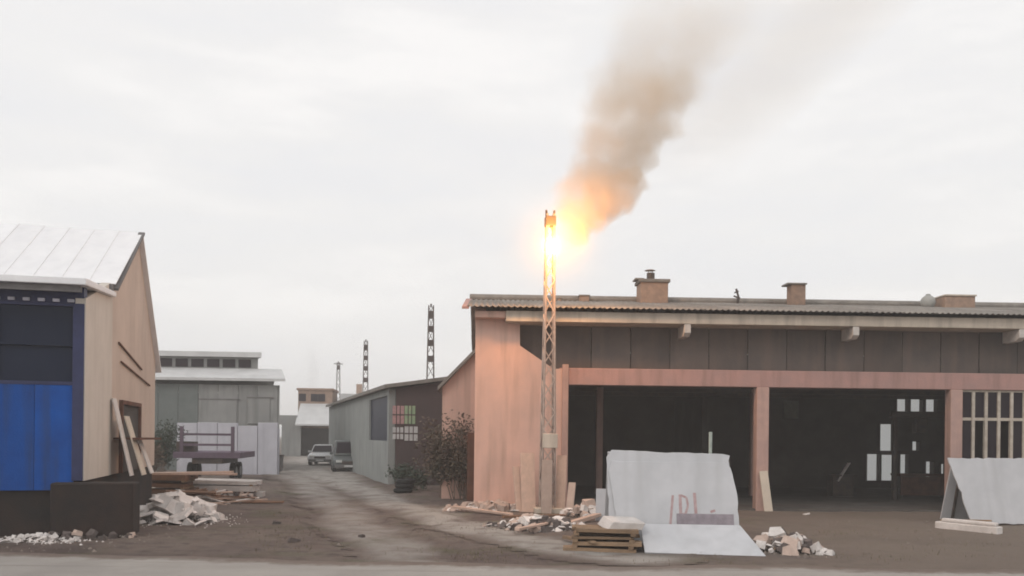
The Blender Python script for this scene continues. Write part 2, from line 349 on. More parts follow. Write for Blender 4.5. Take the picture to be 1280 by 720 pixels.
# roof
yE, yR, yB = -.75, 5.9, 12.9
zE = ze1 + .03; zR = q(900, 380, yR)[1]
MB().xprism([(-.5, ze0), (.75, ze0), (.75, ze1), (-.5, ze1)], .9, LEN).build('eave_beam', M['cream'], ws, .02)
MB().xprism([(-.45, zT+.003), (.35, zT+.003), (.35, ze1-.01), (-.45, ze1-.01)], -.02, .898).build('eave_beam', M['salmon'], ws, .02)
slope = (zR - zE) / (yR - yE)
def sheet(nw, w_, l_, amp=.022):
    mm = MB(); n = nw * 4
    for k, y in enumerate((0, l_)):
        for i in range(n + 1): mm.v.append((w_*i/n, y, amp*math.sin(2*math.pi*i/4)))
    for i in range(n): mm.f.append((i, i+1, n+1+i+1, n+1+i))
    b = len(mm.v); mm.v += [(x, y, z - .012) for x, y, z in mm.v]; mm.f += [(b+i+1, b+i, b+n+1+i, b+n+2+i) for i in range(n)]
    mm.f += [(i+1, i, b+i, b+i+1) for i in range(n)]
    return mm.mesh('roof_sheet')
rows = 3; sl_ = math.hypot(yR - yE, zR - zE); an = math.atan(slope)
sh = sheet(6, 1.06, sl_/rows + .12); sh.materials.append(M['roof_sheet'])
ncol = int((LEN + .3) / 1.0)
for side in (0, 1):
    for r_ in range(rows):
        for c in range(ncol):
            s = r_ * sl_ / rows
            if side and (c % 1): continue
            y = yE + s * math.cos(an) if not side else yB - s * math.cos(an) * (yB - yR) / (yR - yE)
            z = zE + s * math.sin(an)
            a2 = an if not side else math.atan((zR - zE) / (yB - yR))
            o = put('roof_sheet', sh, None, ws, loc=(-.25 + c*1.0 + (1.06 if side else 0), y, z + .02 + .012*(rows - r_)), rot=(a2 + rnd.uniform(-.004, .004), 0, rnd.uniform(-.006, .006) + (math.pi if side else 0)))
MB().tube((-.27, yR, zR + .10), (LEN + .05, yR, zR + .10), .13, n=10).build('ridge_cap', M['roof_sheet'], ws)
for x in (-.02, LEN - .33):
    MB().xprism([(.36, zT), (12.4, zT), (12.4, zE), (yR, zR - .06), (.36, zE + (.36 - yE) * slope - .06)], x, x + .34).build('gable_wall', M['salmon'], ws)
MB().bar((-.3, yE, zE + .0), (-.3, yR, zR + .02), .07, .2).build('verge_board', M['salmon_beam'], ws)
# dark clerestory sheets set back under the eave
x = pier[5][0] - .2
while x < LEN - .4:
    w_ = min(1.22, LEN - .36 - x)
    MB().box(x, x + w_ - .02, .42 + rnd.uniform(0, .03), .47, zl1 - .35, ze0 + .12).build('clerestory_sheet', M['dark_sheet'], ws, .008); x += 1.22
MB().box(xo - .25, LEN, .02, .352, zl0, zl1).build('lintel', M['salmon_beam'], ws, .02)
MB().box(xo - .17, xo + .02, -.06, -.002, zb, zl1 + .1).build('corner_post', M['column'], ws, .015)
cols = []
for p in (953, 1195): cols.append(q(p, 560)[0])
step = cols[1] - cols[0]; cols += [cols[1] + step, cols[1] + 2*step]
for c in cols:
    if c < LEN - .5: MB().box(c - .19, c + .19, -.03, .33, zb, zl0 - .002).build('column', M['column'], ws, .025)
MB().box(LEN - .35, LEN, .36, 12.4, zb, zT).build('side_wall', M['salmon'], ws)
MB().box(LEN - .34, LEN, .0, .358, zb, zT).build('wall', M['salmon'], ws)
bx0 = q(855, 415)[0]; bs = q(1062, 420)[0] - bx0
for k in range(-0, 4):
    c = bx0 + bs*k
    if c < LEN - .3: MB().xprism([(-.48, ze0 - .002), (-.48, ze0 - .26), (-.3, ze0 - .36), (.40, ze0 - .36), (.40, ze0 - .002)], c - .10, c + .10).build('eave_bracket', M['bracket'], ws, .015)
# glazed bay(s) right of the second column
def glazed(x0, x1, first):
    zs = q(1240, 578)[1]
    MB().box(x0, x1, .05, .28, zb, zs).build('sill_wall', M['salmon_beam'], ws, .01)
    f = MB(); t = .045; zt = zl0 - .002
    f.box(x0, x0+.06, .1, .2, zs, zt).box(x1-.06, x1, .1, .2, zs, zt).box(x0+.06, x1-.06, .1, .2, zt-.06, zt).box(x0+.06, x1-.06, .1, .2, zs, zs+.06)
    wf = f.build('window_frame', M['winframe'], ws)
    n = round((x1 - x0) / .40); zm = q(1240, 524)[1]
    for i in range(1, n):
        c = x0 + (x1 - x0) * i / n; MB().box(c - t, c + t, .09, .19, zs + .06, zt - .06).build('mullion', M['winframe'], wf)
    MB().box(x0+.06, x1-.06, .105, .18, zm - t, zm + t).build('transom', M['winframe'], wf)
    for i in range(n):
        a, b = x0 + (x1-x0)*i/n, x0 + (x1-x0)*(i+1)/n
        for z0, z1 in ((zs+.06, zm-t), (zm+t, zt-.06)):
            if rnd.random() < .12: continue
            MB().box(a+.03, b-.03, .145, .15, z0, z1).build('pane', M['glass'], wf)
glazed(cols[1] + .19, cols[2] - .19, True); glazed(cols[2] + .19, LEN - .35, False)
# inside
MB().box(.36, LEN - .36, .0, 12.05, -.19, .055).build('workshop_floor', M['floor'], ws)
yb = 12.05
holes = []; panes = []
def hole(p0, p1, y0_, y1_):
    x0, z1 = pl(p0, y0_, B, yb); x1, z0 = pl(p1, y1_, B, yb); holes.append((x0, x1, z0, z1))
for a in ((1121, 1135, 498, 521), (1138, 1153, 498, 521), (1157, 1171, 498, 521), (1100, 1117, 530, 566), (1083.5, 1099, 567.5, 601), (1101.5, 1118, 568.5, 601), (1125, 1135, 568, 592), (1140, 1149, 552, 563), (1157, 1166, 577, 600), (1176, 1183, 580, 602)): hole(*a)  # the small last openings are added to imitate glints inside
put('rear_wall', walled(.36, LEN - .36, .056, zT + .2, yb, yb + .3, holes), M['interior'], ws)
for h in holes:
    f = MB(); e_ = .05; f.box(h[0]-e_, h[0], yb-.05, yb-.002, h[2]-e_, h[3]+e_).box(h[1], h[1]+e_, yb-.05, yb-.002, h[2]-e_, h[3]+e_).box(h[0], h[1], yb-.05, yb-.002, h[3], h[3]+e_).box(h[0], h[1], yb-.05, yb-.002, h[2]-e_, h[2])
    f.build('rear_window_and_glint_frame', M['darkmetal'], ws)
    MB().box(h[0]-.02, h[1]+.02, yb+.302, yb+.31, h[2]-.02, h[3]+.02).build('rear_pane_and_glint', M['milky'], ws)
px_ = cols[0]
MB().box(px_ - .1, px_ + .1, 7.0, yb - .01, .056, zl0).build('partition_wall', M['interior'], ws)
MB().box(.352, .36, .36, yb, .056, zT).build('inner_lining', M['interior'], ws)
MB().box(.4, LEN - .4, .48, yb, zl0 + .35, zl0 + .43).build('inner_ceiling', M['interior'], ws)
x0, z1 = pl(980, 501, B, yb - .05); x1, z0 = pl(998, 523, B, yb - .05)
MB().box(x0, x1, yb - .06, yb - .002, z0, z1).build('notice_board', M['greenpanel'], ws, .01)
for xi in (4.6, 10.4):
    MB().box(xi - .12, xi + .12, 5.9, 6.14, .056, zl0 + .34).build('inner_post', M['column'], ws, .02)
for yi in (3.2, 6.02, 9.2): MB().box(.4, LEN - .4, yi - .08, yi + .08, zl0 + .12, zl0 + .345).build('tie_beam', M['darkmetal'], ws)
# things on the roof (fixed, so parts of the building or own things)
def roof_z(y): return zE + (y - yE) * slope if y < yR else zR - (y - yR) * (zR - zE) / (yB - yR)
def roof_thing(name, label, cat, px, y):
    x = pl(px, 380, B, y)[0]; p = frame[B] @ Vector((x, y, roof_z(y) - .12)); return T(name, label, cat, p, RY), p.y
sc_ = lambda d: d / F
t, d = roof_thing('brick_chimney', 'sooty brick chimney with a tall pipe and flat cap on the workshop roof', 'chimney', 815, 5.3); k = sc_(d)
wz = 17*k
MB().box(-wz, wz, -.45, .45, 0, 28*k).build('stack', M['brick'], t, .02)
for r_ in range(5):
    pass
MB().box(-wz*1.13, wz*1.13, -.52, .52, 28*k, 32*k).build('crown_slab', M['roof_sheet'], t, .02)
MB().box(-wz*1.35, -wz*.7, -.3, .3, 32.2*k, 34*k).build('loose_slab', M['roof_sheet'], t)
MB().tube((-2*k, 0, 32*k), (-2*k, 0, 42*k), 5*k, n=12).build('flue_pipe', M['darkmetal'], t)
MB().tube((-3*k, 0, 45*k), (-3*k, 0, 46*k), 7*k, 5*k, n=12).tube((-5*k, 0, 41*k), (-5*k, 0, 45.2*k), .012, n=5).tube((0, 0, 41*k), (0, 0, 45.2*k), .012, n=5).build('rain_cap', M['galv'], t)
t, d = roof_thing('roof_vent', 'small square vent stub on the roof between burning pole and brick chimney', 'vent', 730, 5.6); k = sc_(d)
MB().box(-6*k, 6*k, -.15, .15, 0, 11*k).build('duct', M['brick'], t, .01); MB().box(-7*k, 7*k, -.18, .18, 11*k, 12.5*k).build('cap', M['roof_sheet'], t)
t, d = roof_thing('vent_pipe', 'thin stub pipe on the roof just beside the burning pole', 'pipe', 699, 5.6); k = sc_(d)
MB().tube((0, 0, 0), (0, 0, 8*k), 2.5*k, n=8).build('pipe', M['brick'], t); MB().tube((0, 0, 8*k), (0, 0, 9.5*k), 4*k, 3*k, n=8).build('cap', M['roof_sheet'], t)
t, d = roof_thing('aerial_mast', 'crooked dark aerial mast on the workshop roof', 'aerial', 920, 5.4); k = sc_(d)
MB().tube((1*k, 0, 0), (3*k, 0, 14*k), 1.6*k, n=6).tube((3*k, 0, 14*k), (0, 0, 24*k), 1.3*k, n=6).build('mast', M['darkmetal'], t)
MB().bar((-3*k, 0, 15*k), (5*k, 0, 12*k), .05).bar((-2*k, 0, 19*k), (3*k, 0, 21*k), .05).build('crossbar', M['darkmetal'], t)
t, d = roof_thing('plastered_chimney', 'narrow pale pinkish chimney with overhanging slab top on the roof', 'chimney', 995, 5.3); k = sc_(d)
MB().box(-9*k, 9*k, -.25, .25, 0, 29*k).build('stack', M['brick'], t, .015); MB().box(-15*k, 10*k, -.32, .32, 29*k, 31*k).build('top_slab', M['roof_sheet'], t, .01)
t, d = roof_thing('round_roof_tank', 'small round grey water tank on the workshop roof', 'tank', 1160, 5.3); k = sc_(d)
bm = bmesh.new(); bmesh.ops.create_uvsphere(bm, u_segments=16, v_segments=10, radius=9*k); bmesh.ops.translate(bm, verts=bm.verts, vec=(0, 0, 11*k)); me = bpy.data.meshes.new('drum'); bm.to_mesh(me); bm.free()
put('drum', me, M['tank'], t, smooth=True); MB().box(-7*k, 7*k, -.2, .2, 0, 4*k).build('base', M['roof_sheet'], t)
MB().tube((0, 0, 19*k), (0, 0, 21*k), 3*k, n=10).build('lid', M['tank'], t)
t, d = roof_thing('box_chimney', 'wide low block chimney beside the round roof tank', 'chimney', 1193, 5.3); k = sc_(d)
MB().box(-19*k, 19*k, -.4, .4, 0, 17*k).build('stack', M['brick'], t, .02); MB().box(-20*k, 20*k, -.45, .45, 17*k, 19*k).build('top_slab', M['cream'], t, .01)

# lean-to beside the workshop
yl = 4.2
a = pl(600, 440, B, yl); b = pl(553, 484, B, yl); xr = -.01
lt = T('lean_to_annex', 'salmon lean-to with a steep sloping top joined to the workshop side', 'annex', WL, RY)
MB().prism([(b[0], zb), (xr, zb), (xr, a[1]), (b[0], b[1])], yl, yl + .3).build('wall', M['salmon'], lt)
MB().prism([(b[0] - .15, b[1] - .12), (xr, a[1] + .0), (xr, a[1] + .13), (b[0] - .15, b[1] + .02)], yl - .25, yl + 6).build('roof', M['roof_sheet'], lt)
MB().box(b[0], b[0] + .3, yl + .302, yl + 5.8, zb, b[1] - .02).build('side_wall', M['salmon'], lt)

# ------------------------------------------------------------------ burning lattice pole and flame
def lattice(name, label, base, top, w0, w1, nseg, mt, group=None, detail=True):
    t = T(name, label, 'pole', base, R(8), group); H = top
    def hw(z): return (w0 + (w1 - w0) * z / H) / 2
    for sx_ in (-1, 1):
        for sy_ in (-1, 1):
            MB().bar((sx_*w0/2, sy_*w0/2, -.3), (sx_*w1/2, sy_*w1/2, H), .045).build('leg', mt, t)
    allb = MB()
    for i in range(nseg):
        z0, z1 = H*i/nseg, H*(i+1)/nseg; a, b = hw(z0), hw(z1)
        for f in range(4):
            s = 1 if (i + f) % 2 else -1; rot = Matrix.Rotation(f*math.pi/2, 4, 'Z')
            m_ = MB() if detail else allb
            m_.bar(rot @ Vector((-s*a, -a - .012, z0)), rot @ Vector((s*b, -b - .012, z1)), .032, .02)
            if detail: m_.build('brace', mt, t)
    if not detail: allb.build('bracing', mt, t)['kind'] = 'stuff'
    return t
PB = G(684, 640); PB.z = 0; PD = PB.y
PH = W(684, 268, PD).z
pole = lattice('lattice_power_pole', 'burning steel lattice pole standing in front of the salmon workshop', PB, PH, .40, .20, 18, M['galv'])
for zz, ww in ((PH - .35, 0), (PH - 1.05, 0)):
    MB().box(-.15, .15, -.15, .15, zz, zz + .28).build('switch_box', M['darkmetal'], pole, .02)
for s in (-1, 1):
    MB().tube((s*.1, 0, PH - .1), (s*.12, 0, PH + .12), .045, .03, n=8).build('insulator', M['darkmetal'], pole)
zb_ = W(684, 560, PD).z
MB().box(-.22, .22, -.36, -.26, zb_, zb_ + .42).build('meter_box', M['cream'], pole, .02)
MB().box(-.4, .4, -.4, .4, -.3, .14).build('footing', M['cream'], pole, .03)

FC = W(689, 308, PD - .42)
def vol_mat(name):
    m = bpy.data.materials.new(name); m.use_nodes = True; t = m.node_tree; t.nodes.clear()
    o = N(t, 'ShaderNodeOutputMaterial'); v = N(t, 'ShaderNodeVolumePrincipled'); L(t, v.outputs[0], o.inputs['Volume']); return m, t, v
# flame, with the lens bloom round it put in as faint emission
m, t, v = vol_mat('fire_gas_and_bloom')
tc = N(t, 'ShaderNodeTexCoord'); nn = N(t, 'ShaderNodeTexNoise'); nn.inputs['Scale'].default_value = 2.6; nn.inputs['Detail'].default_value = 5; nn.inputs['Roughness'].default_value = .6
L(t, tc.outputs['Object'], nn.inputs['Vector']); sp = N(t, 'ShaderNodeSeparateXYZ'); L(t, tc.outputs['Object'], sp.inputs[0])
X, Y, Z = sp.outputs
def gauss(cx, cz, rx_, rz_, amp):
    a = math_(t, 'DIVIDE', math_(t, 'SUBTRACT', X, cx), rx_); b = math_(t, 'DIVIDE', Y, rx_); c = math_(t, 'DIVIDE', math_(t, 'SUBTRACT', Z, cz), rz_)
    s = math_(t, 'ADD', math_(t, 'ADD', math_(t, 'MULTIPLY', a, a), math_(t, 'MULTIPLY', b, b)), math_(t, 'MULTIPLY', c, c))
    s = math_(t, 'ADD', s, math_(t, 'MULTIPLY', math_(t, 'SUBTRACT', nn.outputs[0], .5), amp))
    return math_(t, 'POWER', 2.71828, math_(t, 'MULTIPLY', s, -1.0))
core = gauss(.0, .0, .20, .24, 1.6); halo = gauss(.12, .05, 1.05, 1.05, .5); glow = gauss(.06, .10, .36, .50, 3.0); tongue = gauss(.66, .34, .36, .40, 3.0)  # halo imitates lens bloom; the others shape the fire
rr = math_(t, 'SQRT', math_(t, 'ADD', math_(t, 'ADD', math_(t, 'MULTIPLY', X, X), math_(t, 'MULTIPLY', Y, Y)), math_(t, 'MULTIPLY', Z, Z)))
edge = mrange(t, rr, .7, 2.5, 1, 0)
em = math_(t, 'MULTIPLY', edge, math_(t, 'ADD', math_(t, 'ADD', math_(t, 'MULTIPLY', core, 17.0), math_(t, 'ADD', math_(t, 'MULTIPLY', halo, .045), math_(t, 'MULTIPLY', glow, .42))), math_(t, 'MULTIPLY', tongue, .5)))
L(t, em, v.inputs['Emission Strength'])
cc = N(t, 'ShaderNodeMix', data_type='RGBA'); cc.inputs[6].default_value = (1, .55, .13, 1); cc.inputs[7].default_value = (1, .76, .28, 1)
L(t, mrange(t, core, .02, .5), cc.inputs[0]); L(t, cc.outputs[2], v.inputs['Emission Color'])
v.inputs['Color'].default_value = (.75, .5, .25, 1); v.inputs['Absorption Color'].default_value = (1, .75, .2, 1)
L(t, math_(t, 'MULTIPLY', edge, math_(t, 'ADD', math_(t, 'MULTIPLY', halo, .07), math_(t, 'MULTIPLY', tongue, .8))), v.inputs['Density'])
m.cycles.volume_step_rate = .5
bm = bmesh.new(); bmesh.ops.create_icosphere(bm, subdivisions=3, radius=2.5); me = bpy.data.meshes.new('flame'); bm.to_mesh(me); bm.free()
fl = put('flame', me, m, loc=FC); tag(fl, 'bright yellow flame burning near the top of the lattice pole', 'flame')
lp = bpy.data.lights.new('flame_light', 'POINT'); lp.energy = 640; lp.color = (1, .45, .14); lp.shadow_soft_size = .35
lo = bpy.data.objects.new('flame_light', lp); sc.collection.objects.link(lo); lo.location = FC + Vector((.1, -.55, .05))
# smoke plume
SO = W(703, 300, PD - .1)
m, t, v = vol_mat('brown_smoke')
tc = N(t, 'ShaderNodeTexCoord')
n1 = N(t, 'ShaderNodeTexNoise'); n1.inputs['Scale'].default_value = .75; n1.inputs['Detail'].default_value = 5; n1.inputs['Roughness'].default_value = .55
L(t, tc.outputs['Object'], n1.inputs['Vector'])
vs = N(t, 'ShaderNodeVectorMath', operation='SUBTRACT'); L(t, n1.outputs['Color'], vs.inputs[0]); vs.inputs[1].default_value = (.5, .5, .5)
vm = N(t, 'ShaderNodeVectorMath', operation='SCALE'); L(t, vs.outputs[0], vm.inputs[0]); vm.inputs['Scale'].default_value = 1.0
va = N(t, 'ShaderNodeVectorMath', operation='ADD'); L(t, tc.outputs['Object'], va.inputs[0]); L(t, vm.outputs[0], va.inputs[1])
sp = N(t, 'ShaderNodeSeparateXYZ'); L(t, va.outputs[0], sp.inputs[0]); X, Y, Z = sp.outputs
s0 = N(t, 'ShaderNodeSeparateXYZ'); L(t, tc.outputs['Object'], s0.inputs[0]); X0, Y0, Z0 = s0.outputs
def plume(ax, bx_, r0, r1):
    xc = math_(t, 'ADD', math_(t, 'MULTIPLY', Z, ax), bx_); dx = math_(t, 'SUBTRACT', X, xc)
    rr = math_(t, 'SQRT', math_(t, 'ADD', math_(t, 'MULTIPLY', dx, dx), math_(t, 'MULTIPLY', Y, Y)))
    Rz = math_(t, 'ADD', mrange(t, Z, -.6, 1.3, r0, r1), math_(t, 'MULTIPLY', math_(t, 'MAXIMUM', Z, 0), .10))
    return math_(t, 'DIVIDE', rr, Rz), dx
PUFFS = ((722, 288, 20), (738, 272, 24), (716, 262, 26), (748, 246, 32), (776, 240, 25), (716, 232, 24), (742, 214, 34), (775, 206, 28), (798, 194, 22), (752, 178, 34),
         (790, 168, 36), (818, 158, 28), (766, 138, 36), (806, 126, 42), (842, 112, 30), (784, 94, 44), (834, 80, 52), (868, 66, 36), (806, 46, 52), (860, 38, 58), (900, 20, 46), (826, 0, 58),
         (884, -8, 64), (930, -30, 56), (850, -50, 66), (914, -64, 72), (884, -112, 76), (956, -128, 82))
pr = None; rp = random.Random(4)
for px_, py_, r_ in PUFFS:
    c = W(px_, py_, PD - .1) - SO; vd = N(t, 'ShaderNodeVectorMath', operation='DISTANCE'); L(t, va.outputs[0], vd.inputs[0]); vd.inputs[1].default_value = (c.x, rp.uniform(-.35, .35), c.z)
    dd = math_(t, 'DIVIDE', vd.outputs['Value'], r_ * PD / F * 1.12); pr = dd if pr is None else math_(t, 'SMOOTH_MIN', pr, dd, .12)
n5 = N(t, 'ShaderNodeTexNoise'); n5.inputs['Scale'].default_value = 1.9; n5.inputs['Detail'].default_value = 4; L(t, tc.outputs['Object'], n5.inputs['Vector'])
pr = math_(t, 'ADD', pr, math_(t, 'MULTIPLY', math_(t, 'SUBTRACT', n5.outputs[0], .5), .9))
dx = math_(t, 'SUBTRACT', X0, math_(t, 'ADD', math_(t, 'MULTIPLY', Z0, .56), .3)); sw = mrange(t, dx, -.7, .4)
hi_edge = mrange(t, Z0, 2.0, 6.0, .90, .40)
def shape_of(lo, hi): return math_(t, 'SUBTRACT', 1.0, math_(t, 'MAXIMUM', 0.0, math_(t, 'MINIMUM', 1.0, math_(t, 'DIVIDE', math_(t, 'SUBTRACT', pr, lo), math_(t, 'SUBTRACT', hi, lo)))))
shape = math_(t, 'ADD', math_(t, 'MULTIPLY', shape_of(hi_edge, 1.05), sw), math_(t, 'MULTIPLY', mrange(t, pr, .25, 1.15, 1, 0), math_(t, 'SUBTRACT', 1.0, sw)))
prof = math_(t, 'ADD', mrange(t, Z0, 1.6, 7.5, 1.15, .075), mrange(t, Z0, -.5, 2.0, .5, 0))
fade = math_(t, 'MULTIPLY', mrange(t, Z0, -.5, .2), mrange(t, Z0, 7.5, 11.5, 1, 0))
pr2, _ = plume(.95, 1.3, .4, 1.9)
veil = math_(t, 'MULTIPLY', mrange(t, pr2, .2, 1.2, 1, 0), mrange(t, Z0, 1.2, 4.0, 0, .065))
den = math_(t, 'MULTIPLY', math_(t, 'ADD', math_(t, 'MULTIPLY', shape, prof), veil), fade)
L(t, den, v.inputs['Density'])
v.inputs['Color'].default_value = (.90, .76, .60, 1); v.inputs['Anisotropy'].default_value = .2
m.cycles.volume_step_rate = .2
mm = MB(); lo_, hi_ = (-1.4, 2.2, -1.6, 1.6, -.6), (2.6, 15.5, -4.6, 4.6, 12)
mm.add([(lo_[0], lo_[2], lo_[4]), (lo_[1], lo_[2], lo_[4]), (lo_[1], lo_[3], lo_[4]), (lo_[0], lo_[3], lo_[4]),
        (hi_[0], hi_[2], hi_[4]), (hi_[1], hi_[2], hi_[4]), (hi_[1], hi_[3], hi_[4]), (hi_[0], hi_[3], hi_[4])],
       [(0,3,2,1),(4,5,6,7),(0,1,5,4),(1,2,6,5),(2,3,7,6),(3,0,4,7)])
sm = mm.build('smoke', m, loc=SO); tag(sm, 'brown billowing smoke plume drifting up from the burning pole', 'smoke', kind='stuff')

# ------------------------------------------------------------------ blue-fronted workshop (left)
C0 = G(103, 671); LA = R(13.8)
lb = T('blue_workshop', 'beige gabled workshop with blue front panels and white metal roof', 'workshop', C0, LA); D = lb.name
def ql(px, py, y=0.0): return pl(px, py, D, y)
def qs(px, py, x=0.0):                                                # on the side wall (local x = 0): returns y, z
    inv = frame[D].inverted(); o = inv @ CAM; r = inv.to_3x3() @ ray(px, py); p = o + r * ((x - o.x) / r.x); return p.y, p.z
zp = ql(100, 601)[1]
yr, zr = qs(172, 292); ye, zme = qs(140, 352); yk, zk = qs(191, 432); yk2 = qs(194, 470)[0]
zf = qs(104, 372)[1]
XL = -14.0
MB().xprism([(0, zp), (yk2, zp), (yk2, zk - .5), (yr, zr), (ye, zme)] if False else [(ye + .003, zp), (yk2, zp), (yk2, zk - .5), (yr, zr), (ye + .003, zme)], -.3, 0).build('side_wall', M['cream_wall'], lb)
MB().xprism([(0, zp), (ye, zp), (ye, zme), (0, zf)], -.18, .02).build('front_side_wall', M['pale_render'], lb)
MB().xprism([(.3, zp), (yk2, zp), (yk2, zk - .5), (yr, zr), (ye, zme), (.3, zf)], XL, XL + .3).build('side_wall', M['cream_wall'], lb)
MB().box(XL + .3, -.3, yk2 - .3, yk2, zp, zk - .5).build('rear_wall', M['cream_wall'], lb)
MB().box(XL - .2, -.06, .125, yk2 - .06, -.3, zp - .003).build('plinth', M['plinth'], lb)
xlp = ql(62, 640, -.3)[0]
MB().box(xlp, ql(166, 640, -.3)[0], -.3, .118, -.3, zp - .03).build('loading_platform', M['plinth'], lb, .04)
MB().box(-.055, ql(166, 640, -.3)[0] - .05, .122, .9, -.3, zp - .06).build('loading_platform', M['plinth'], lb, .04)
# roof: front slope in single sheets, rear slope
sa = math.atan2(zr - zme, yr - ye); sln = math.hypot(zr - zme, yr - ye) + .30
mm = MB(); pw = .62
mm.box(0, pw - .006, 0, sln, 0, .02).box(-.016, .016, 0, sln, .018, .036)
rs = mm.mesh('roof_sheet'); rs.materials.append(M['snow_metal'])
n = int((-XL + .4) / pw)
for i in range(n):
    put('roof_sheet', rs, None, lb, loc=(.14 - (i+1)*pw, ye - .3*math.cos(sa), zme - .3*math.sin(sa) + .04), rot=(sa + rnd.uniform(-.006, .006), 0, 0))
MB().add([(XL - .2, yr, zr + .05), (.14, yr, zr + .05), (.14, yk2 + .3, zk - .7), (XL - .2, yk2 + .3, zk - .7), (XL - .2, yr, zr - .02), (.14, yr, zr - .02), (.14, yk2 + .3, zk - .78), (XL - .2, yk2 + .3, zk - .78)],
         [(0,1,2,3),(7,6,5,4),(0,4,5,1),(1,5,6,2),(2,6,7,3),(3,7,4,0)]).build('rear_roof', M['snow_metal'], lb)
MB().bar((.11, ye - .25, zme - .22), (.11, yr + .02, zr + .02), .06, .16).build('verge_trim', M['grey_trim'], lb)
MB().box(XL, .1, ye - .42, ye - .3, zme - .34, zme - .12).build('gutter', M['grey_trim'], lb)
# front canopy
yc0, yc1 = -.55, ye - .2
zc0, zc1 = ql(60, 354, yc0)[1], ql(60, 345, yc0)[1]
xc1 = .14
MB().xprism([(yc0, zc0), (yc1, zc0 + .22), (yc1, zc0 + .34), (yc0, zc1)], XL - .2, xc1).build('front_canopy', M['snow_metal'], lb, .02)
MB().box(XL, xc1 - .12, yc0 + .12, yc0 + .2, zc0 - .13, zc0 - .01).build('canopy_beam', M['grey_trim'], lb)
zt = ql(60, 378)[1]; zm = ql(60, 480)[1]
MB().box(XL, -.02, .02, .3, zt, zc0 + .1).build('fascia_panel', M['navy'], lb)
x = ql(93, 378)[0]
while x > -4.2:
    MB().box(x - .13, x, -.04, .018, zt + .02, zt + .085).build('fascia_lamp', M['rag'], lb, .01); x -= .28
MB().box(-.22, -.003, -.03, .3, zp, zt - .002).build('corner_post', M['navy'], lb, .01)
# upper glazing and blue panels
npan = 7; pwid = (-XL - .3) / 9; pwid = 1.5
x = -.2
while x > XL + .3:
    x0 = max(x - pwid, XL)
    MB().box(x0 + .05, x, .10, .115, zm, zt - .06).build('pane', M['glass_navy'], lb)
    MB().box(x0 - .02, x0 + .05, .02, .16, zm, zt).build('mullion', M['navy'], lb)
    for k in range(2):
        xa, xb = x0 + .005 + pwid*k/2, x0 + .005 + pwid*(k+1)/2
        MB().box(xa, xb - .006, .04 + .003*(k % 2), .09, zp - .20, zm - .01).build('blue_panel', M['blue'], lb, .006)
    x -= pwid
MB().box(XL, -.2, .03, .14, zm - .012, zm + .06).build('mid_rail', M['navy'], lb)
MB().box(XL, -.2, .025, .13, ql(60, 430)[1] - .03, ql(60, 430)[1] + .03).build('mid_rail', M['glass_navy'], lb)
MB().box(XL, -.2, .025, .15, zt - .06, zt - .002).build('head_rail', M['navy'], lb)
# doorway in the side wall, with frame and half-open door
d0, zd = qs(150, 505); d1 = qs(172, 505)[0]
MB().box(.003, .02, d0, d1, zp, zd).build('door_shade_sheet', M['interior'], lb)  # dark sheet on the solid wall paints the doorway's inner shade
MB().box(.001, .09, d0 - .12, d0, zp, zd + .1).box(.001, .09, d1, d1 + .12, zp, zd + .1).box(.001, .09, d0, d1, zd, zd + .1).build('door_frame', M['rust'], lb)
MB().bar((.03, d0 + .02, (zp + zd)/2), (.75, d0 - .1, (zp + zd)/2), .05, zd - zp - .1).build('door', M['rust'], lb)
for a_, b_ in (((147, 428), (176, 462)), ((150, 452), (186, 482))): MB().bar((.03, qs(*a_)[0], qs(*a_)[1]), (.03, qs(*b_)[0], qs(*b_)[1]), .035).build('sagging_cable', M['rust'], lb)

def ground_pt(px, py):
    p = G(px, py); p.z = gz(p.x, p.y); return p
def leaner(name, label, cat, px, py, w_, h_, tk, lean, rz, mt, group=None, root=None):
    p = G(px, py) if root is None else root; zz = gz(p.x, p.y) if root is None else p.z
    o = MB().box(-w_/2, w_/2, 0, tk, 0, h_).build(name, mt, None, .006); o.location = (p.x, p.y, zz - .02); o.rotation_euler = (-lean, 0, rz)
    return tag(o, label, cat, group)
# boards leaning by the blue workshop's side door, standing on the platform
fr = frame[D]
for i, (px, lx_, ly_, h_, w_, ln) in enumerate(((140, .50, qs(138, 560)[0], 1.9, .45, .22), (150, .70, qs(143, 560)[0], 1.5, .6, .28), (158, .75, qs(152, 560)[0], .9, .5, .35))):
    p = fr @ Vector((lx_, ly_, zp))
    leaner('leaning_board', ('tall pale board leaning on the beige wall before the side door', 'wider pale board leaning on the beige wall at the side door', 'short pale board leaning low beside the brown door frame')[i], 'board', 0, 0, w_, h_, .03, ln, LA + R(90), M['marble_w' if i != 1 else 'cream'], 'boards by the side door', root=p)

# ------------------------------------------------------------------ grey shed, white wall, trailer, bin, far house
def frontal(name, label, cat, px, d, rz=0.0):
    p = W(px, 545, d); p.z = 0; t = T(name, label, cat, p, rz); return t, d / F
t, k = frontal('grey_shed', 'grey-green metal shed with raised clerestory roof beyond the blue workshop', 'shed', 352, 52, R(4)); S = t.name
def qq(px, py, y=0): return pl(px, py, S, y)
xl = qq(150, 500)[0]; zw = qq(300, 481)[1]; xr_ = 0
x = xl; i = 0
while x < -.05:
    x1 = min(x + 1.15, 0); g = x1 < qq(252, 500)[0]
    MB().box(x, x1 - .015, -.03*(i % 2), .12, -.2, zw).build('wall_panel', M['shed_green' if g else 'shed'], t, .01); x += 1.15; i += 1
MB().box(-.2, 0, .125, 12, -.2, zw).build('side_wall', M['shed'], t)
MB().box(xl + .002, xl + .2, .125, 11.79, -.2, zw).build('side_wall', M['shed'], t)
MB().box(xl, -.2, 11.8, 12, -.2, zw).build('rear_wall', M['shed'], t)
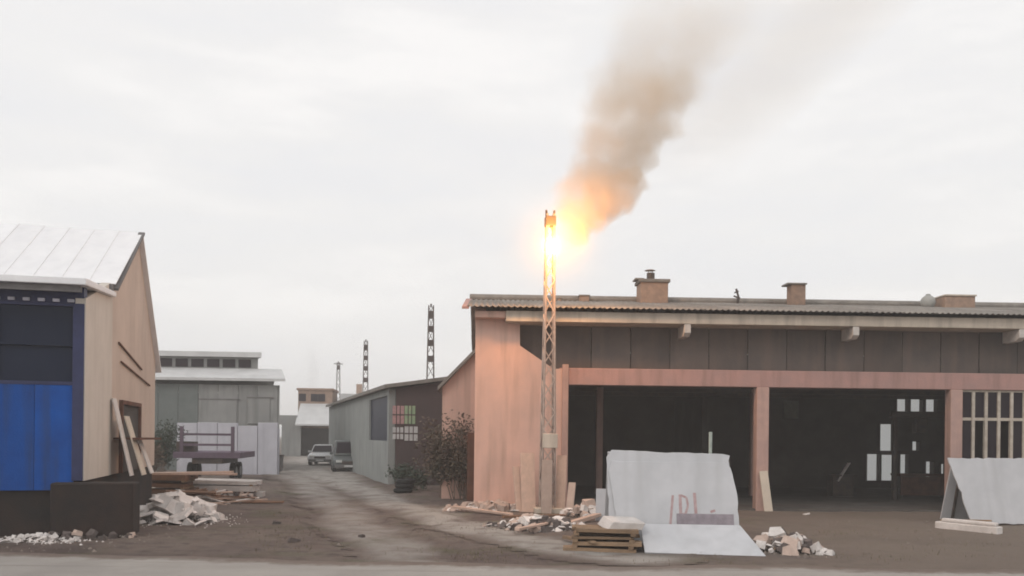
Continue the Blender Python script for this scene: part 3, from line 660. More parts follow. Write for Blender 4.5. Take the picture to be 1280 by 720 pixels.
zl_ = qq(300, 476, -.5)[1]; zu = qq(300, 463, 2.6)[1]; zmn = qq(300, 447, 2.6)[1]; ztp = qq(300, 440, 2.3)[1]
MB().xprism([(-.5, zl_), (2.6, zu), (2.6, zu + .12), (-.5, zl_ + .16)], xl - .3, .28).build('lower_roof', M['shed_roof'], t)
xm = qq(339, 450, 2.6)[0]
MB().box(xl, xm, 2.605, 9, zu - .2, zmn).build('clerestory_wall', M['shed'], t)
x = xl + .3
while x < xm - .9:
    MB().box(x, x + .75, 2.57, 2.60, zu + .18, zmn - .12).build('clerestory_pane', M['glass'], t); x += .95
MB().xprism([(2.2, zmn), (9.4, zmn + .45), (9.4, zmn + .6), (2.2, ztp)], xl - .2, xm + .2).build('upper_roof', M['shed_roof'], t)
MB().xprism([(9, zu), (12.4, zl_ + .1), (12.4, zl_ - .1), (9, zu - .15)], xl - .3, .28).build('rear_roof', M['shed_roof'], t)
for (a, b, c, d_) in ((252, 298, 500, 545), (312, 340, 498, 530)):
    x0, z1 = qq(a, c, -.03); x1, z0 = qq(b, d_, -.03)
    f = MB().box(x0, x1, -.075, -.045, z0, z1).build('sliding_door', M['shed'], t, .01)
    MB().box(x0 - .05, x1 + .2, -.09, -.05, z1 + .01, z1 + .09).build('door_track', M['grey_trim'], t)

for o in t.children:
    for v in o.data.vertices: v.co.x -= .26 * (v.co.y + .5)
t, k = frontal('white_block_wall', 'low pale lavender-white wall in front of the grey shed', 'wall', 347, 47, R(4)); S = t.name
xl, zw = pl(221, 540, S)[0], pl(300, 528, S)[1]
n = 5
for i in range(n):
    a, b = xl * (i+1) / n, xl * i / n
    MB().box(a + .012, b - .012, 0, .22, -.2, zw - (.0, .18, .04, .02, .06)[i]).build('wall_panel', M['shed_white'], t, .015)
MB().box(xl - .02, .05, .2, .3, -.2, zw - .3).build('backing', M['shed_white'], t)
p = G(337, 592); k = p.y / F
t = T('refuse_bin', 'dark ribbed bin at the end of the pale lavender wall', 'bin', p, R(4)); w_ = 14*k; h_ = 22*k
MB().add([(-w_*.9, 0, .1), (w_*.9, 0, .1), (w_*.9, .7, .1), (-w_*.9, .7, .1), (-w_, -.06, h_), (w_, -.06, h_), (w_, .8, h_), (-w_, .8, h_)], [(0,3,2,1),(4,5,6,7),(0,1,5,4),(1,2,6,5),(2,3,7,6),(3,0,4,7)]).build('body', M['grey_trim'], t, .03)
MB().box(-w_*1.04, w_*1.04, -.1, .84, h_, h_ + .07).build('lid', M['darkmetal'], t, .02)
for i in range(5): MB().bar((-w_*.8 + i*w_*.4, -.02, .12), (-w_*.86 + i*w_*.43, -.085, h_ - .02), .05).build('rib', M['grey_trim'], t)
for s in (-1, 1): MB().tube((s*w_*.7 - .04, .1, .1), (s*w_*.7 + .04, .1, .1), .1, n=12).build('wheel', M['tyre'], t)

p = G(258, 602); k = p.y / F
t = T('flatbed_trailer', 'dark plum flatbed trailer with rail frame before the pale wall', 'trailer', p, R(6))
hw = 31*k; zbd = 1.05
MB().box(-hw - .35, hw + .35, 0, 3.6, zbd, zbd + .28).build('bed', M['plumtruck'], t, .02)
MB().box(-hw*.6, hw*.6, .1, 3.5, zbd - .25, zbd - .003).build('chassis', M['darkmetal'], t)
zh = W(258, 533, p.y).z
for s in (-1, 1): MB().box(s*hw - .07, s*hw + .07, .02, .14, zbd + .281, zh).build('post', M['plumtruck'], t)
for py in (543, 556): 
    z = W(258, py, p.y).z; MB().box(-hw + .072, hw - .072, .04, .1, z - .05, z + .05).build('rail', M['plumtruck'], t)
MB().box(-hw - .3, -hw*.55, .3, 1.0, zbd + .282, zbd + .75).build('tool_box', M['darkmetal'], t, .03)
for s in (-1, 1):
    for y in (1.2, 2.2):
        wv = MB().tube((s*(hw*.85) - .12, y, .42), (s*(hw*.85) + .12, y, .42), .42, n=18).build('wheel', M['tyre'], t); MB().tube((s*(hw*.85 + .115*1), y, .42), (s*(hw*.85 + .13), y, .42), .22, n=14).build('rim', M['rim'], wv)

t, k = frontal('far_brick_house', 'far house with brick parapet and white sloping porch roof at street end', 'house', 394, 86, R(6)); S = t.name
def qf(px, py, y=0): return pl(px, py, S, y)
xa, xb = qf(352, 540)[0], qf(421, 540)[0]
zp_ = qf(394, 531)[1]; zq = qf(394, 506, 2.5)[1]; zt_ = qf(394, 488, 2.6)[1]
put('wall', walled(xa, xb, -.2, zp_, 0, .3, [(qf(376, 540)[0], qf(414, 540)[0], 0, zp_ - .15)]), M['shed'], t)
MB().box(xa + .3, xb, 3, 3.3, -.2, zp_).build('back_wall', M['interior'], t)
MB().box(xa + .003, xa + .3, .3, 7, -.2, zp_ + .6).build('side_wall', M['shed'], t)
MB().xprism([(-1.2, zp_ - .1), (2.6, zq), (2.6, zq + .12), (-1.2, zp_ + .05)], qf(371, 520)[0], qf(420, 520)[0]).build('porch_roof', M['shed_roof'], t)
MB().box(qf(368, 495)[0], qf(412, 495)[0], 2.65, 8, zp_ - .3, zt_).build('upper_wall', M['brick'], t)
MB().box(qf(366, 495)[0], qf(414, 495)[0], 2.5, 8.2, zt_, zt_ + .22).build('parapet_cap', M['brick'], t, .03)
for px in (378, 393, 402): 
    x0 = qf(px, 495, 2.6)[0]; MB().box(x0 - .35, x0 + .35, 2.6, 2.645, zq + .35, zt_ - .35).build('window', M['glass'], t)
MB().box(xa - .25, qf(372, 500)[0], .0, 7, zp_, zp_ + .9).build('annex_wall', M['shed'], t)
MB().box(qf(441, 480)[0] - .3, qf(441, 480)[0] + .3, 9, 9.6, 0, qf(441, 480, 9)[1]).build('chimney', M['brick'], t)
MB().box(xb, xb + 7, 3.1, 12, -.2, qf(430, 492, 3.1)[1]).build('rear_block', M['shed_roof'], t)

# ------------------------------------------------------------------ grey teal roadside building with posters
A = G(489, 606); Bp = G(418, 581); ang = math.atan2(Bp.y - A.y, Bp.x - A.x) - math.pi/2
gb = T('roadside_store', 'long grey-teal store with dark plum front and faded posters', 'store', A, ang); S = gb.name
ln = (Bp - A).length + 3
def qy(px, py):
    inv = frame[S].inverted(); o = inv @ CAM; r = inv.to_3x3() @ ray(px, py); p = o + r * (-o.x / r.x); return p.y, p.z
zA = qy(487, 487)[1]; zB = qy(420, 500)[1]
y0, z1 = qy(487, 492); y1, z0 = qy(465, 550)
def side(y0_, y1_, a, b):                                             # side wall piece with top between roof heights
    pass
zr0 = zA
put('side_wall', walled(0, ln, -.2, zr0, -.15, .15, [(.35, y1, z0, z1 - .1)]), M['teal'], gb, rot=(0, 0, math.pi/2))
MB().box(-.06, .0, .35, y1, z0, z1 - .1).build('window_glass', M['glass_navy'], gb)
for c in (.35, (.35 + y1)/2, y1 - .06): MB().box(.002, .06, c, c + .06, z0, z1 - .1).build('mullion', M['grey_trim'], gb)
xe = pl(600, 500, S)[0]; zEe = pl(592, 470, S)[1]
MB().prism([(.16, -.2), (xe, -.2), (xe, zEe), (.16, zr0)], -.15, .15).build('front_wall', M['purple'], gb)
MB().add([(-.4, -.5, zr0), (xe, -.5, zEe), (xe, ln, zEe), (-.4, ln, zr0), (-.4, -.5, zr0 + .16), (xe, -.5, zEe + .16), (xe, ln, zEe + .16), (-.4, ln, zr0 + .16)],
         [(0,3,2,1),(4,5,6,7),(0,1,5,4),(1,2,6,5),(2,3,7,6),(3,0,4,7)]).build('roof', M['roof_sheet'], gb)
MB().box(xe - .3, xe, .16, ln, -.2, zr0).build('far_side_wall', M['teal'], gb)
for (a, b, c, d_, mk) in ((491, 505, 507, 530, 'poster_pink'), (506, 519, 507, 530, 'poster_green'), (491, 504, 534, 549, 'poster_white'), (506, 522, 533, 551, 'poster_white')):
    x0, z1 = pl(a, c, S, -.2); x1, z0 = pl(b, d_, S, -.2)
    f = MB().box(x0, x1, -.19, -.152, z0, z1).build('poster_board', M[mk], gb)
    xm = (x0 + x1)/2; zm_ = (z0 + z1)/2
    for xx in (x0 + (x1-x0)*.33, x0 + (x1-x0)*.66): MB().box(xx - .02, xx + .02, -.2, -.192, z0, z1).build('print_bar', M['purple'], f)
    MB().box(x0, x1, -.198, -.1905, zm_ - .03, zm_ + .03).build('print_bar', M['darkstone'], f)
# rusty post and upright sheets at the end of the store
p = G(588, 628)
o = MB().box(-.12, .12, -.1, .1, -.1, 2.3).build('rusty_post', M['rust'], None, .01); o.location = p; tag(o, 'rusty brown upright post at the left corner of the salmon workshop', 'post')

# ------------------------------------------------------------------ cars
def car(name, label, p, rz, paint, L_=4.2, Wd=1.72, H=1.45, van=False):
    t = T(name, label, 'car', (p.x, p.y, gz(p.x, p.y)), rz, 'cars parked in the side street')
    h = Wd/2; zb = .32; zs = .88 if not van else 1.0
    prof = [(-L_/2, .45), (-L_/2 + .05, .72), (-L_/2 + .9, zs), (L_/2 - .5, zs + .04), (L_/2 - .05, .8), (L_/2, .45), (L_/2 - .1, .25), (-L_/2 + .1, .25)]
    MB().xprism(prof, -h, h).build('body', paint, t, .09, True)
    c0, c1, c2, c3 = (-L_/2 + .95, -L_/2 + 1.65, L_/2 - .9, L_/2 - .35) if not van else (-L_/2 + .75, -L_/2 + 1.3, L_/2 - .3, L_/2 - .08)
    m_ = MB(); hi = h - .2
    m_.add([(-h+.06, c0, zs-.02), (h-.06, c0, zs-.02), (h-.06, c3, zs), (-h+.06, c3, zs), (-hi, c1, H), (hi, c1, H), (hi, c2, H), (-hi, c2, H)], [(0,3,2,1),(4,5,6,7),(0,1,5,4),(1,2,6,5),(2,3,7,6),(3,0,4,7)])
    m_.build('cabin', paint, t, .07, True)
    def lerp(a, b, u): return a + (b - a)*u
    def quad(nm, pts, off):
        v = [Vector(x) for x in pts]; n_ = (v[1]-v[0]).cross(v[3]-v[0]).normalized() * off
        MB().add([x + n_ for x in v] + [x + n_*.3 for x in v], [(0,1,2,3),(7,6,5,4),(0,4,5,1),(1,5,6,2),(2,6,7,3),(3,7,4,0)]).build(nm, M['glass'], t)
    f0, f1 = .12, .88
    quad('windscreen', [(lerp(-h+.06,-hi,f0)+.09, lerp(c0,c1,f0), lerp(zs,H,f0)), (lerp(h-.06,hi,f0)-.09, lerp(c0,c1,f0), lerp(zs,H,f0)), (hi-.07, lerp(c0,c1,f1), lerp(zs,H,f1)), (-hi+.07, lerp(c0,c1,f1), lerp(zs,H,f1))], .012)
    quad('rear_window', [(h-.2, lerp(c3,c2,f0), lerp(zs,H,f0)), (-h+.2, lerp(c3,c2,f0), lerp(zs,H,f0)), (-hi+.08, lerp(c3,c2,f1), lerp(zs,H,f1)), (hi-.08, lerp(c3,c2,f1), lerp(zs,H,f1))], .012)
    for s in (-1, 1):
        for a, b in ((c0 + .45, (c1+c2)/2 - .03), ((c1+c2)/2 + .03, c3 - .35)):
            pts = [(s*lerp(h-.06,hi,f0), a, lerp(zs,H,f0)), (s*lerp(h-.06,hi,f0), b, lerp(zs,H,f0)), (s*lerp(h-.06,hi,f1), min(b, c2), lerp(zs,H,f1)), (s*lerp(h-.06,hi,f1), max(a, c1 + .05), lerp(zs,H,f1))]
            quad('side_window', pts, .012*(1 if s > 0 else -1))
        for y in (-L_/2 + .8, L_/2 - .75):
            wv = MB().tube((s*(h-.2), y, .31), (s*(h+.01), y, .31), .31, n=20).build('wheel', M['tyre'], t); MB().tube((s*(h+.011), y, .31), (s*(h+.02), y, .31), .19, n=16).build('rim', M['rim'], wv)
        MB().box(s*h*.62 - .17, s*h*.62 + .17, -L_/2 - .02, -L_/2 + .08, .58, .72).build('headlight', M['lamp'], t, .02)
        MB().box(s*h*.75 - .12, s*h*.75 + .12, L_/2 - .08, L_/2 + .02, .6, .78).build('tail_light', M['redpaint'], t, .02)
        MB().box(s*(h+.08) - .09, s*(h+.08) + .09, c0 + .35, c0 + .47, zs + .02, zs + .16).build('mirror', paint, t, .02)
    MB().box(-h*.45, h*.45, -L_/2 - .015, -L_/2 + .05, .5, .66).build('grille', M['darkmetal'], t, .01)
    MB().box(-h*.9, h*.9, -L_/2 - .05, -L_/2 + .12, .27, .46).build('bumper', M['grey_trim'], t, .03)
    MB().box(-.26, .26, -L_/2 - .065, -L_/2 - .051, .32, .43).build('number_plate', M['poster_white'], t)
    return t
car('parked_car', 'white car facing down the side street at its far end', G(397, 582) + Vector((0, 2.1, 0)), R(4), M['carwhite'])
car('parked_van', 'dark grey-green van parked against the grey-teal store', G(430, 590) + Vector((-.2, 2.0, 0)), R(13), M['carteal'], 4.4, 1.78, 1.85, True)

# far lattice poles
far = ((537, 382, 50, 'tallest far lattice pole rising behind the roadside store'), (456, 426, 68, 'middle-sized far lattice pole above the grey-teal store roof'), (422, 453, 90, 'shortest and farthest lattice pole, with a small crossarm, at street end'))
for px, py, d, lab in far:
    b = W(px, 560, d); H = W(px, py, d).z; b.z = 0
    tt = lattice('far_lattice_pole', lab, b, H, .55, .26, 14, M['darkstone'], 'far lattice power poles', False)
    MB().box(-.13, .13, -.05, .05, H - .75, H - .3).build('switch_gear', M['darkstone'], tt)
    if px == 422:
        MB().bar((-.45, 0, H - .15), (.45, 0, H - .15), .08).build('crossarm', M['darkstone'], tt)
    else:
        for zz in (1.5, 2.3, 3.2): MB().box(-.14, .14, -.05, .05, H - zz, H - zz + .35).build('switch_gear', M['darkstone'], tt)
    MB().tube((0, 0, H - .1), (0, 0, H + .1), .05, n=6).build('insulator', M['darkstone'], tt)

# ------------------------------------------------------------------ marble slabs on racks
def jag(poly, seed, amp=.018, stepl=.14):
    r = random.Random(seed); out = []
    for (a, b) in zip(poly, poly[1:] + poly[:1]):
        a, b = Vector(a), Vector(b); n = max(1, int((b - a).length / stepl)); nn_ = Vector((-(b-a).y, (b-a).x)).normalized()
        for i in range(n):
            p = a + (b - a) * i / n + nn_ * abs(r.gauss(0, amp)) * (2.2 if r.random() < .1 else 1); p.y = max(0, p.y); out.append(tuple(p))
    return out
def slab(name, label, poly, tk, lean, loc, rz, mt=None, group=None):
    o = MB().prism(jag(poly, len(label)), 0, tk).build(name, mt or M['marble'], None, .008); o.location = loc; o.rotation_euler = (-lean, 0, rz); return tag(o, label, 'slab', group)
RK = G(848, 684); RK.z = gz(RK.x, RK.y); kk = RK.y / F
rzk = R(-3)
fk = T('slab_rack', 'dark steel A-frame rack holding the upright marble slabs', 'rack', RK + Vector((0, .62, 0)), rzk)
for s in (-1, 1):
    e = s * 1.12
    MB().bar((e, -.48, 0), (e, -.02, 1.72), .06).build('upright', M['darkmetal'], fk); MB().bar((e, .48, 0), (e, .02, 1.72), .06).build('upright', M['darkmetal'], fk)
    MB().bar((e, -.62, .04), (e, .62, .04), .08).build('foot', M['darkmetal'], fk)
MB().bar((-1.12, 0, 1.70), (1.12, 0, 1.70), .06).build('top_bar', M['darkmetal'], fk)
for y in (-.42, .42): MB().bar((-1.12, y, .2), (1.12, y, .2), .05).build('cross_bar', M['darkmetal'], fk)
RM = frame[fk.name]
hh = 1.93
lean = math.atan2(.46, 1.72)
front = slab('marble_slab', 'large pale grey marble slab leaning on the rack, red marks near its foot', [(-1.17, 0), (1.28, 0), (1.26, 1.02), (1.14, 1.62), (1.0, 1.72), (-1.30, 1.74), (-1.36, 1.5)], .03, lean, RM @ Vector((0, -.62, .03)), rzk, group='marble slabs on racks')
front2 = slab('marble_slab', 'marble slab behind the red-marked one, its darker top edge showing', [(-1.36, 0), (1.12, 0), (1.14, 1.90), (-1.30, 1.96), (-1.40, 1.8)], .03, lean, RM @ Vector((0, -.575, .03)), rzk, group='marble slabs on racks')
bk = MB().prism([(-1.4, 0), (1.1, 0), (1.12, 1.86), (-1.36, 1.9)], 0, .05).build('marble_slab', M['marble'], None, .008); bk.location = RM @ Vector((0, .62, .03)); bk.rotation_euler = (lean, 0, rzk); tag(bk, 'marble slab on the back of the rack, only its left edge visible', 'slab', 'marble slabs on racks')
# marks on the front slab: drawn in the slab's own plane
def on_slab(px, py):
    Mx = Matrix.Translation(front.location) @ front.rotation_euler.to_matrix().to_4x4(); inv = Mx.inverted(); o = inv @ CAM; r = inv.to_3x3() @ ray(px, py)
    p = o + r * ((-.003 - o.y) / r.y); return p.x, p.z
def stroke(pts, w_):
    m_ = MB()
    for (a, b) in zip(pts, pts[1:]):
        A_, B_ = Vector((*on_slab(*a), 0)), Vector((*on_slab(*b), 0)); dd = (B_ - A_).normalized(); nn_ = Vector((-dd.y, dd.x, 0)) * w_/2
        c = [A_ - nn_, B_ - nn_, B_ + nn_, A_ + nn_]
        m_.add([(v.x, -.004, v.y) for v in c] + [(v.x, -.001, v.y) for v in c], [(0,1,2,3),(7,6,5,4),(0,4,5,1),(1,5,6,2),(2,6,7,3),(3,7,4,0)])
    m_.build('paint_mark', M['redpaint'], front)
stroke([(841, 619), (838, 656)], .05)
stroke([(850, 618), (851, 643)], .06); stroke([(851, 619), (858, 622), (860, 632), (857, 642), (851, 643)], .045)
stroke([(868, 616), (870, 642)], .06); stroke([(888, 640), (894, 638)], .05)
x0, z0 = on_slab(846, 658); x1, z1 = on_slab(917, 643)
MB().box(x0, x1, -.012, -.0045, z0, z1).build('tape_strip', M['mauve'], front)
# low slab tilted in front
a, b, c, d_ = G(806, 691), G(958, 696), W(925, 657, 17.45), W(800, 655, 17.5)
n_ = ((b - a).cross(d_ - a)).normalized() * .04
o = MB().add([a - n_, b - n_, c - n_, d_ - n_, a, b, c, d_], [(0,3,2,1),(4,5,6,7),(0,1,5,4),(1,2,6,5),(2,3,7,6),(3,0,4,7)]).build('marble_slab', M['marble'], None, .008)
for v in o.data.vertices: v.co.z += .01
tag(o, 'marble slab lying tilted on the dirt in front of the rack', 'slab', 'marble slabs on racks')
# right rack
RR = G(1246, 655); RR.z = gz(RR.x, RR.y)
fk2 = T('slab_rack', 'A-frame rack with a pale slab near the barred windows', 'rack', RR + Vector((.8, .6, 0)), R(2))
for e in (-1.45, 0, 1.45):
    MB().bar((e, -.48, 0), (e, -.02, 1.65), .06).build('upright', M['darkmetal'], fk2); MB().bar((e, .5, 0), (e, .02, 1.65), .06).build('upright', M['darkmetal'], fk2); MB().bar((e, -.6, .04), (e, .6, .04), .08).build('foot', M['darkmetal'], fk2)
MB().bar((-1.45, 0, 1.63), (1.45, 0, 1.63), .06).build('top_bar', M['darkmetal'], fk2)
R2 = frame[fk2.name]
slab('marble_slab', 'pale slab leaning by the barred windows, cut off by the picture edge', [(-1.55, 0), (1.7, 0), (1.7, 1.85), (-1.98, 1.80)], .04, lean, R2 @ Vector((0, -.66, .03)), R(2), group='marble slabs on racks')
o = MB().prism([(-1.7, 0), (1.6, 0), (1.6, 1.7), (-1.62, 1.74)], 0, .05).build('marble_slab', M['marble'], None, .008); o.location = R2 @ Vector((0, .64, .03)); o.rotation_euler = (lean, 0, R(2)); tag(o, 'slab on the far side of the rack by the barred windows', 'slab', 'marble slabs on racks')
# green pipe standing behind the rack
p = G(887, 652); zt_ = W(887, 540, p.y).z
o = T('standing_pipe', 'thin pale green pipe standing upright behind the marble rack', 'pipe', (p.x, p.y, gz(p.x, p.y)))
MB().tube((0, 0, -.05), (0, 0, zt_), .045, n=10).build('pipe', M['greenpipe'], o); MB().tube((0, 0, -.05), (0, 0, .06), .14, .12, n=10).build('foot', M['greenpipe'], o)

# ------------------------------------------------------------------ broken stone, boards and rubble
def chunk(seed, flat=1.0):
    r = random.Random(seed); n = r.randint(5, 7); m_ = MB(); top = []; bot = []
    for i in range(n):
        a = 6.283*i/n + r.uniform(-.3, .3); q_ = r.uniform(.35, .55); bot.append((math.cos(a)*q_, math.sin(a)*q_*.8, -.5*flat)); top.append((math.cos(a)*q_*r.uniform(.7, 1), math.sin(a)*q_*.8*r.uniform(.7, 1), flat*r.uniform(.3, .5)))
    m_.add(bot + top, [list(range(n-1, -1, -1)), list(range(n, 2*n))] + [(i, (i+1) % n, (i+1) % n + n, i+n) for i in range(n)]); return m_
def variants(mt, flat, n=6, s0=0):
    o = []
    for i in range(n):
        me = chunk(s0 + i, flat).mesh('stone_piece'); me.materials.append(mt); o.append(me)
    return o
VW = variants(M['marble_w'], .13, 7, 10); VC = variants(M['marble_w'], .55, 8, 40); VP = variants(M['marble_p'], .5, 6, 70); VD = variants(M['darkstone'], .7, 6, 90)
def heap(name, label, px0, px1, py, depth, hgt, n, size, kinds, cat='rubble', seed=1, tilt=.5):
    r = random.Random(seed); a, b = G(px0, py), G(px1, py); c = (a + b)/2; t = T(name, label, cat, (c.x, c.y, gz(c.x, c.y)), 0); hx = (b - a).length/2
    for i in range(n):
        u, v_ = r.gauss(0, .48), r.gauss(0, .48); u = max(-1, min(1, u)); v_ = max(-1, min(1, v_)); x, y = u*hx, v_*depth/2
        top = hgt * max(0, 1 - math.hypot(u, v_)) ** .8; sz = r.uniform(*size) * (1.15 - .4*abs(u))
        z = gz(c.x + x, c.y + y) - gz(c.x, c.y) + top * r.uniform(.5, 1) + sz*.1
        me = r.choice(r.choice(kinds)); o = put('stone_piece', me, None, t, loc=(x, y, z), rot=(r.uniform(-tilt, tilt) + .25, r.uniform(-tilt, tilt), r.uniform(0, 6.28))); o.scale = (sz, sz, sz)
    fm = MB()
    for i in range(n * 5):                                            # crumbs and dust-sized bits round and in the heap
        x, y = r.gauss(0, .6) * hx, r.gauss(0, .6) * depth / 2; sz = r.uniform(.012, .05)
        top = hgt * max(0, 1 - math.hypot(x / hx, 2 * y / depth)) ** .8 * r.random() * .6; z = gz(c.x + x, c.y + y) - gz(c.x, c.y) + top - sz*.2; a_ = r.uniform(0, 6.28)
        fm.add([(x + sz*math.cos(a_ + k_*2.094), y + sz*math.sin(a_ + k_*2.094), z) for k_ in range(3)] + [(x + r.uniform(-.3, .3)*sz, y, z + sz*r.uniform(.5, 1.1))], [(0,1,3),(1,2,3),(2,0,3)])
    o = fm.build('fines', M['gravel'] if kinds[0] is not VW else M['marble_w'], t); o['kind'] = 'stuff'
    return t
heap('rubble_heap', 'heap of broken white marble pieces beside the blue workshop platform', 158, 272, 651, 1.9, .66, 150, (.16, .72), [VW, VW, VW, VC], seed=3)
heap('rubble_heap', 'thin scatter of white stone bits on the road edge below the blue front', -6, 100, 677, .9, .10, 50, (.06, .24), [VW, VC], seed=5)
heap('rubble_heap', 'dark earth and stone heap at the foot of the loading platform', 50, 170, 672, 1.0, .14, 50, (.1, .3), [VD, VD, VP], seed=6)
heap('rubble_heap', 'pinkish rubble along the foot of the salmon workshop wall', 556, 676, 637, 1.4, .22, 110, (.10, .42), [VP, VP, VW], seed=8)
heap('rubble_heap', 'white rubble in front of the burning pole', 606, 732, 660, 1.8, .24, 190, (.05, .36), [VC, VW, VP, VD], seed=9)
heap('rubble_heap', 'pink and white rubble between pole footing and marble rack', 702, 766, 647, 1.2, .42, 80, (.12, .42), [VP, VC, VW], seed=11)
heap('rubble_heap', 'white broken stone pile to the right of the tilted slab', 934, 1028, 690, 1.0, .36, 80, (.1, .42), [VC, VW, VP, VD], seed=12)
heap('rubble_heap', 'pinkish broken stone low on the earth bank under the pale slab stack', 222, 334, 622, 1.2, .22, 60, (.08, .34), [VP, VP, VW, VD], seed=13)
# small stones strewn about: uncountable
m_ = MB(); r = random.Random(21)
for i in range(2600):
    px, py = r.uniform(-60, 1340), 575 + 120 * r.random() ** .6
    p = G(px, py); s = r.uniform(.012, .045) * (1.9 if r.random() < .06 else 1)
    if p.y > 45 or p.y < 15.3 or mnoise.noise(Vector((p.x*.45, p.y*.45, 2))) < r.uniform(-.1, .45): continue
    z = gz(p.x, p.y); a = r.uniform(0, 6.28)
    pts_ = [(p.x + s*math.cos(a + k_*1.57)*r.uniform(.6, 1.1), p.y + s*math.sin(a + k_*1.57)*r.uniform(.6, 1.1), z - .01) for k_ in range(4)]
    m_.add(pts_ + [(p.x, p.y, z + s*.7)], [(0,1,4),(1,2,4),(2,3,4),(3,0,4)])
tag(m_.build('gravel', M['gravel']), 'small loose stones strewn over the dirt yard', kind='stuff')
# grass tufts
m_ = MB()
cen = [(G(r.uniform(*a), r.uniform(*b)), n) for a, b, n in (((330, 400), (640, 690), 16), ((500, 640), (640, 690), 14), ((560, 900), (690, 706), 14), ((1000, 1280), (660, 705), 16), ((170, 330), (612, 640), 16), ((480, 590), (600, 625), 14)) for _ in range(n)]
for p, n in cen:
    for i in range(26):
        x, y = p.x + r.gauss(0, .4), p.y + r.gauss(0, .4)
        if y < road_edge(x) + .05: continue
        z = gz(x, y) - .01; h_ = r.uniform(.03, .085); a = r.uniform(0, 6.28); w_ = .008; dx, dy = math.cos(a), math.sin(a)
        m_.add([(x - dy*w_, y + dx*w_, z), (x + dy*w_, y - dx*w_, z), (x + dx*h_*.5, y + dy*h_*.5, z + h_)], [(0, 1, 2)])
me = bpy.data.meshes.new('grass'); me.from_pydata(m_.v, [], m_.f); tag(put('grass', me, M['grass']), 'sparse dry grass tufts in the dirt yard', kind='stuff')

def plank_stack(name, label, px, py, w_, n, mt, rz, th=.07, dp=.9, seed=0, cat='stack'):
    r = random.Random(seed); p = ground_pt(px, py) if px else Vector(); t = T(name, label, cat, p, rz); z = -.02
    for i in range(n):
        for j in range(2):
            y = -dp/2 + dp*j/2 + .02; l = w_*r.uniform(.8, 1.05)
            o = MB().box(-l/2, l/2, 0, dp/2 - .04, 0, th*r.uniform(.7, 1.1)).build('plank', mt, t, .006); o.location = (r.uniform(-.08, .08), y, z); o.rotation_euler = (r.uniform(-.02, .02), r.uniform(-.03, .03), r.uniform(-.05, .05))
        z += th
        if i < n - 1:
            for s in (-.4, .4):
                o = MB().box(-.05, .05, -dp/2, dp/2, 0, .055).build('bearer', M['timber'], t); o.location = (s*w_ + r.uniform(-.05, .05), 0, z)
            z += .055
    return t, z
t, z = plank_stack('timber_stack', 'stack of old planks and bearers left of the marble rack', 754, 686, 1.35, 4, M['timber'], R(-6), seed=2)
p = Vector(t.location)
o = MB().prism([(-.42, 0), (.3, 0), (.36, .14), (-.3, .17)], -.3, .35).build('stone_offcut', M['marble_w'], None, .015); o.location = (p.x + .38, p.y, p.z + z - .0); o.rotation_euler = (.1, 0, .2); tag(o, 'thick white stone offcut lying on the plank stack', 'stone')
leaner('stone_offcut', 'upright white stone block standing against the left end of the rack', 'stone', 752, 652, .32, .85, .14, .12, R(-10), M['marble'])
# slab stack on the earth bank
t, z = plank_stack('slab_stack', 'stack of pale stone slabs on the earth bank before the trailer', 279, 621, 2.5, 3, M['marble_w'], R(6), th=.17, dp=1.0, seed=4)
t, z = plank_stack('board_stack', 'brown block of stacked timber between slab stack and beige wall', 208, 624, 1.7, 4, M['rustwood'], R(3), th=.17, dp=1.1, seed=6)
t2, z2 = plank_stack('board_stack', 'long pinkish boards laid across the top of the brown timber block', 0, 0, 3.4, 1, M['palewood'], R(5), th=.09, dp=.8, seed=7)
t2.location = Vector(t.location) + Vector((.75, .1, z + .03))
t = T('plank_heap', 'messy heap of tan and reddish boards between slab stack and marble heap', 'boards', ground_pt(252, 628)); r = random.Random(31)
for i in range(22):
    l, w_ = r.uniform(.7, 2.0), r.uniform(.08, .2); o = MB().box(-l/2, l/2, -w_/2, w_/2, 0, .035).build('board', M[r.choice(('palewood', 'palewood', 'rustwood', 'marble_w'))], t, .004)
    u = r.gauss(0, .75); o.location = (u, r.gauss(0, .3), .03 + max(0, .42 - .25*abs(u)) * i / 22); o.rotation_euler = (r.gauss(0, .15), r.gauss(0, .13), r.gauss(0, .4))
# long pale pieces
def long_piece(label, px0, py0, px1, py1, r_, mt):
    a, b = ground_pt(px0, py0), ground_pt(px1, py1); l = (b - a).length; t_ = T('long_stone_piece', label, 'stone', (a + b)/2, math.atan2(b.y - a.y, b.x - a.x), 'long stone pieces on the dirt')
    m2 = MB(); n = 7; prev = None
    rr_ = random.Random(int(px0)); 
    MB().box(-l/2, l/2, -r_, r_, -.03, r_*1.3).build('core', mt, t_, .03); MB().box(-l*.4, l*.46, -r_*.8, r_*.5, r_*1.3 + .002, r_*2.0).build('upper_piece', mt, t_, .03); return t_
long_piece('long pale stone bundle lying before the slab by the barred windows', 1172, 660, 1250, 668, .13, M['marble_w'])
long_piece('pale plank-like stone lying along the foot of the salmon wall', 582, 631, 700, 640, .09, M['marble_p'])
long_piece('pale stone bar lying over the white pile right of the tilted slab', 950, 680, 1010, 690, .13, M['marble_w'])
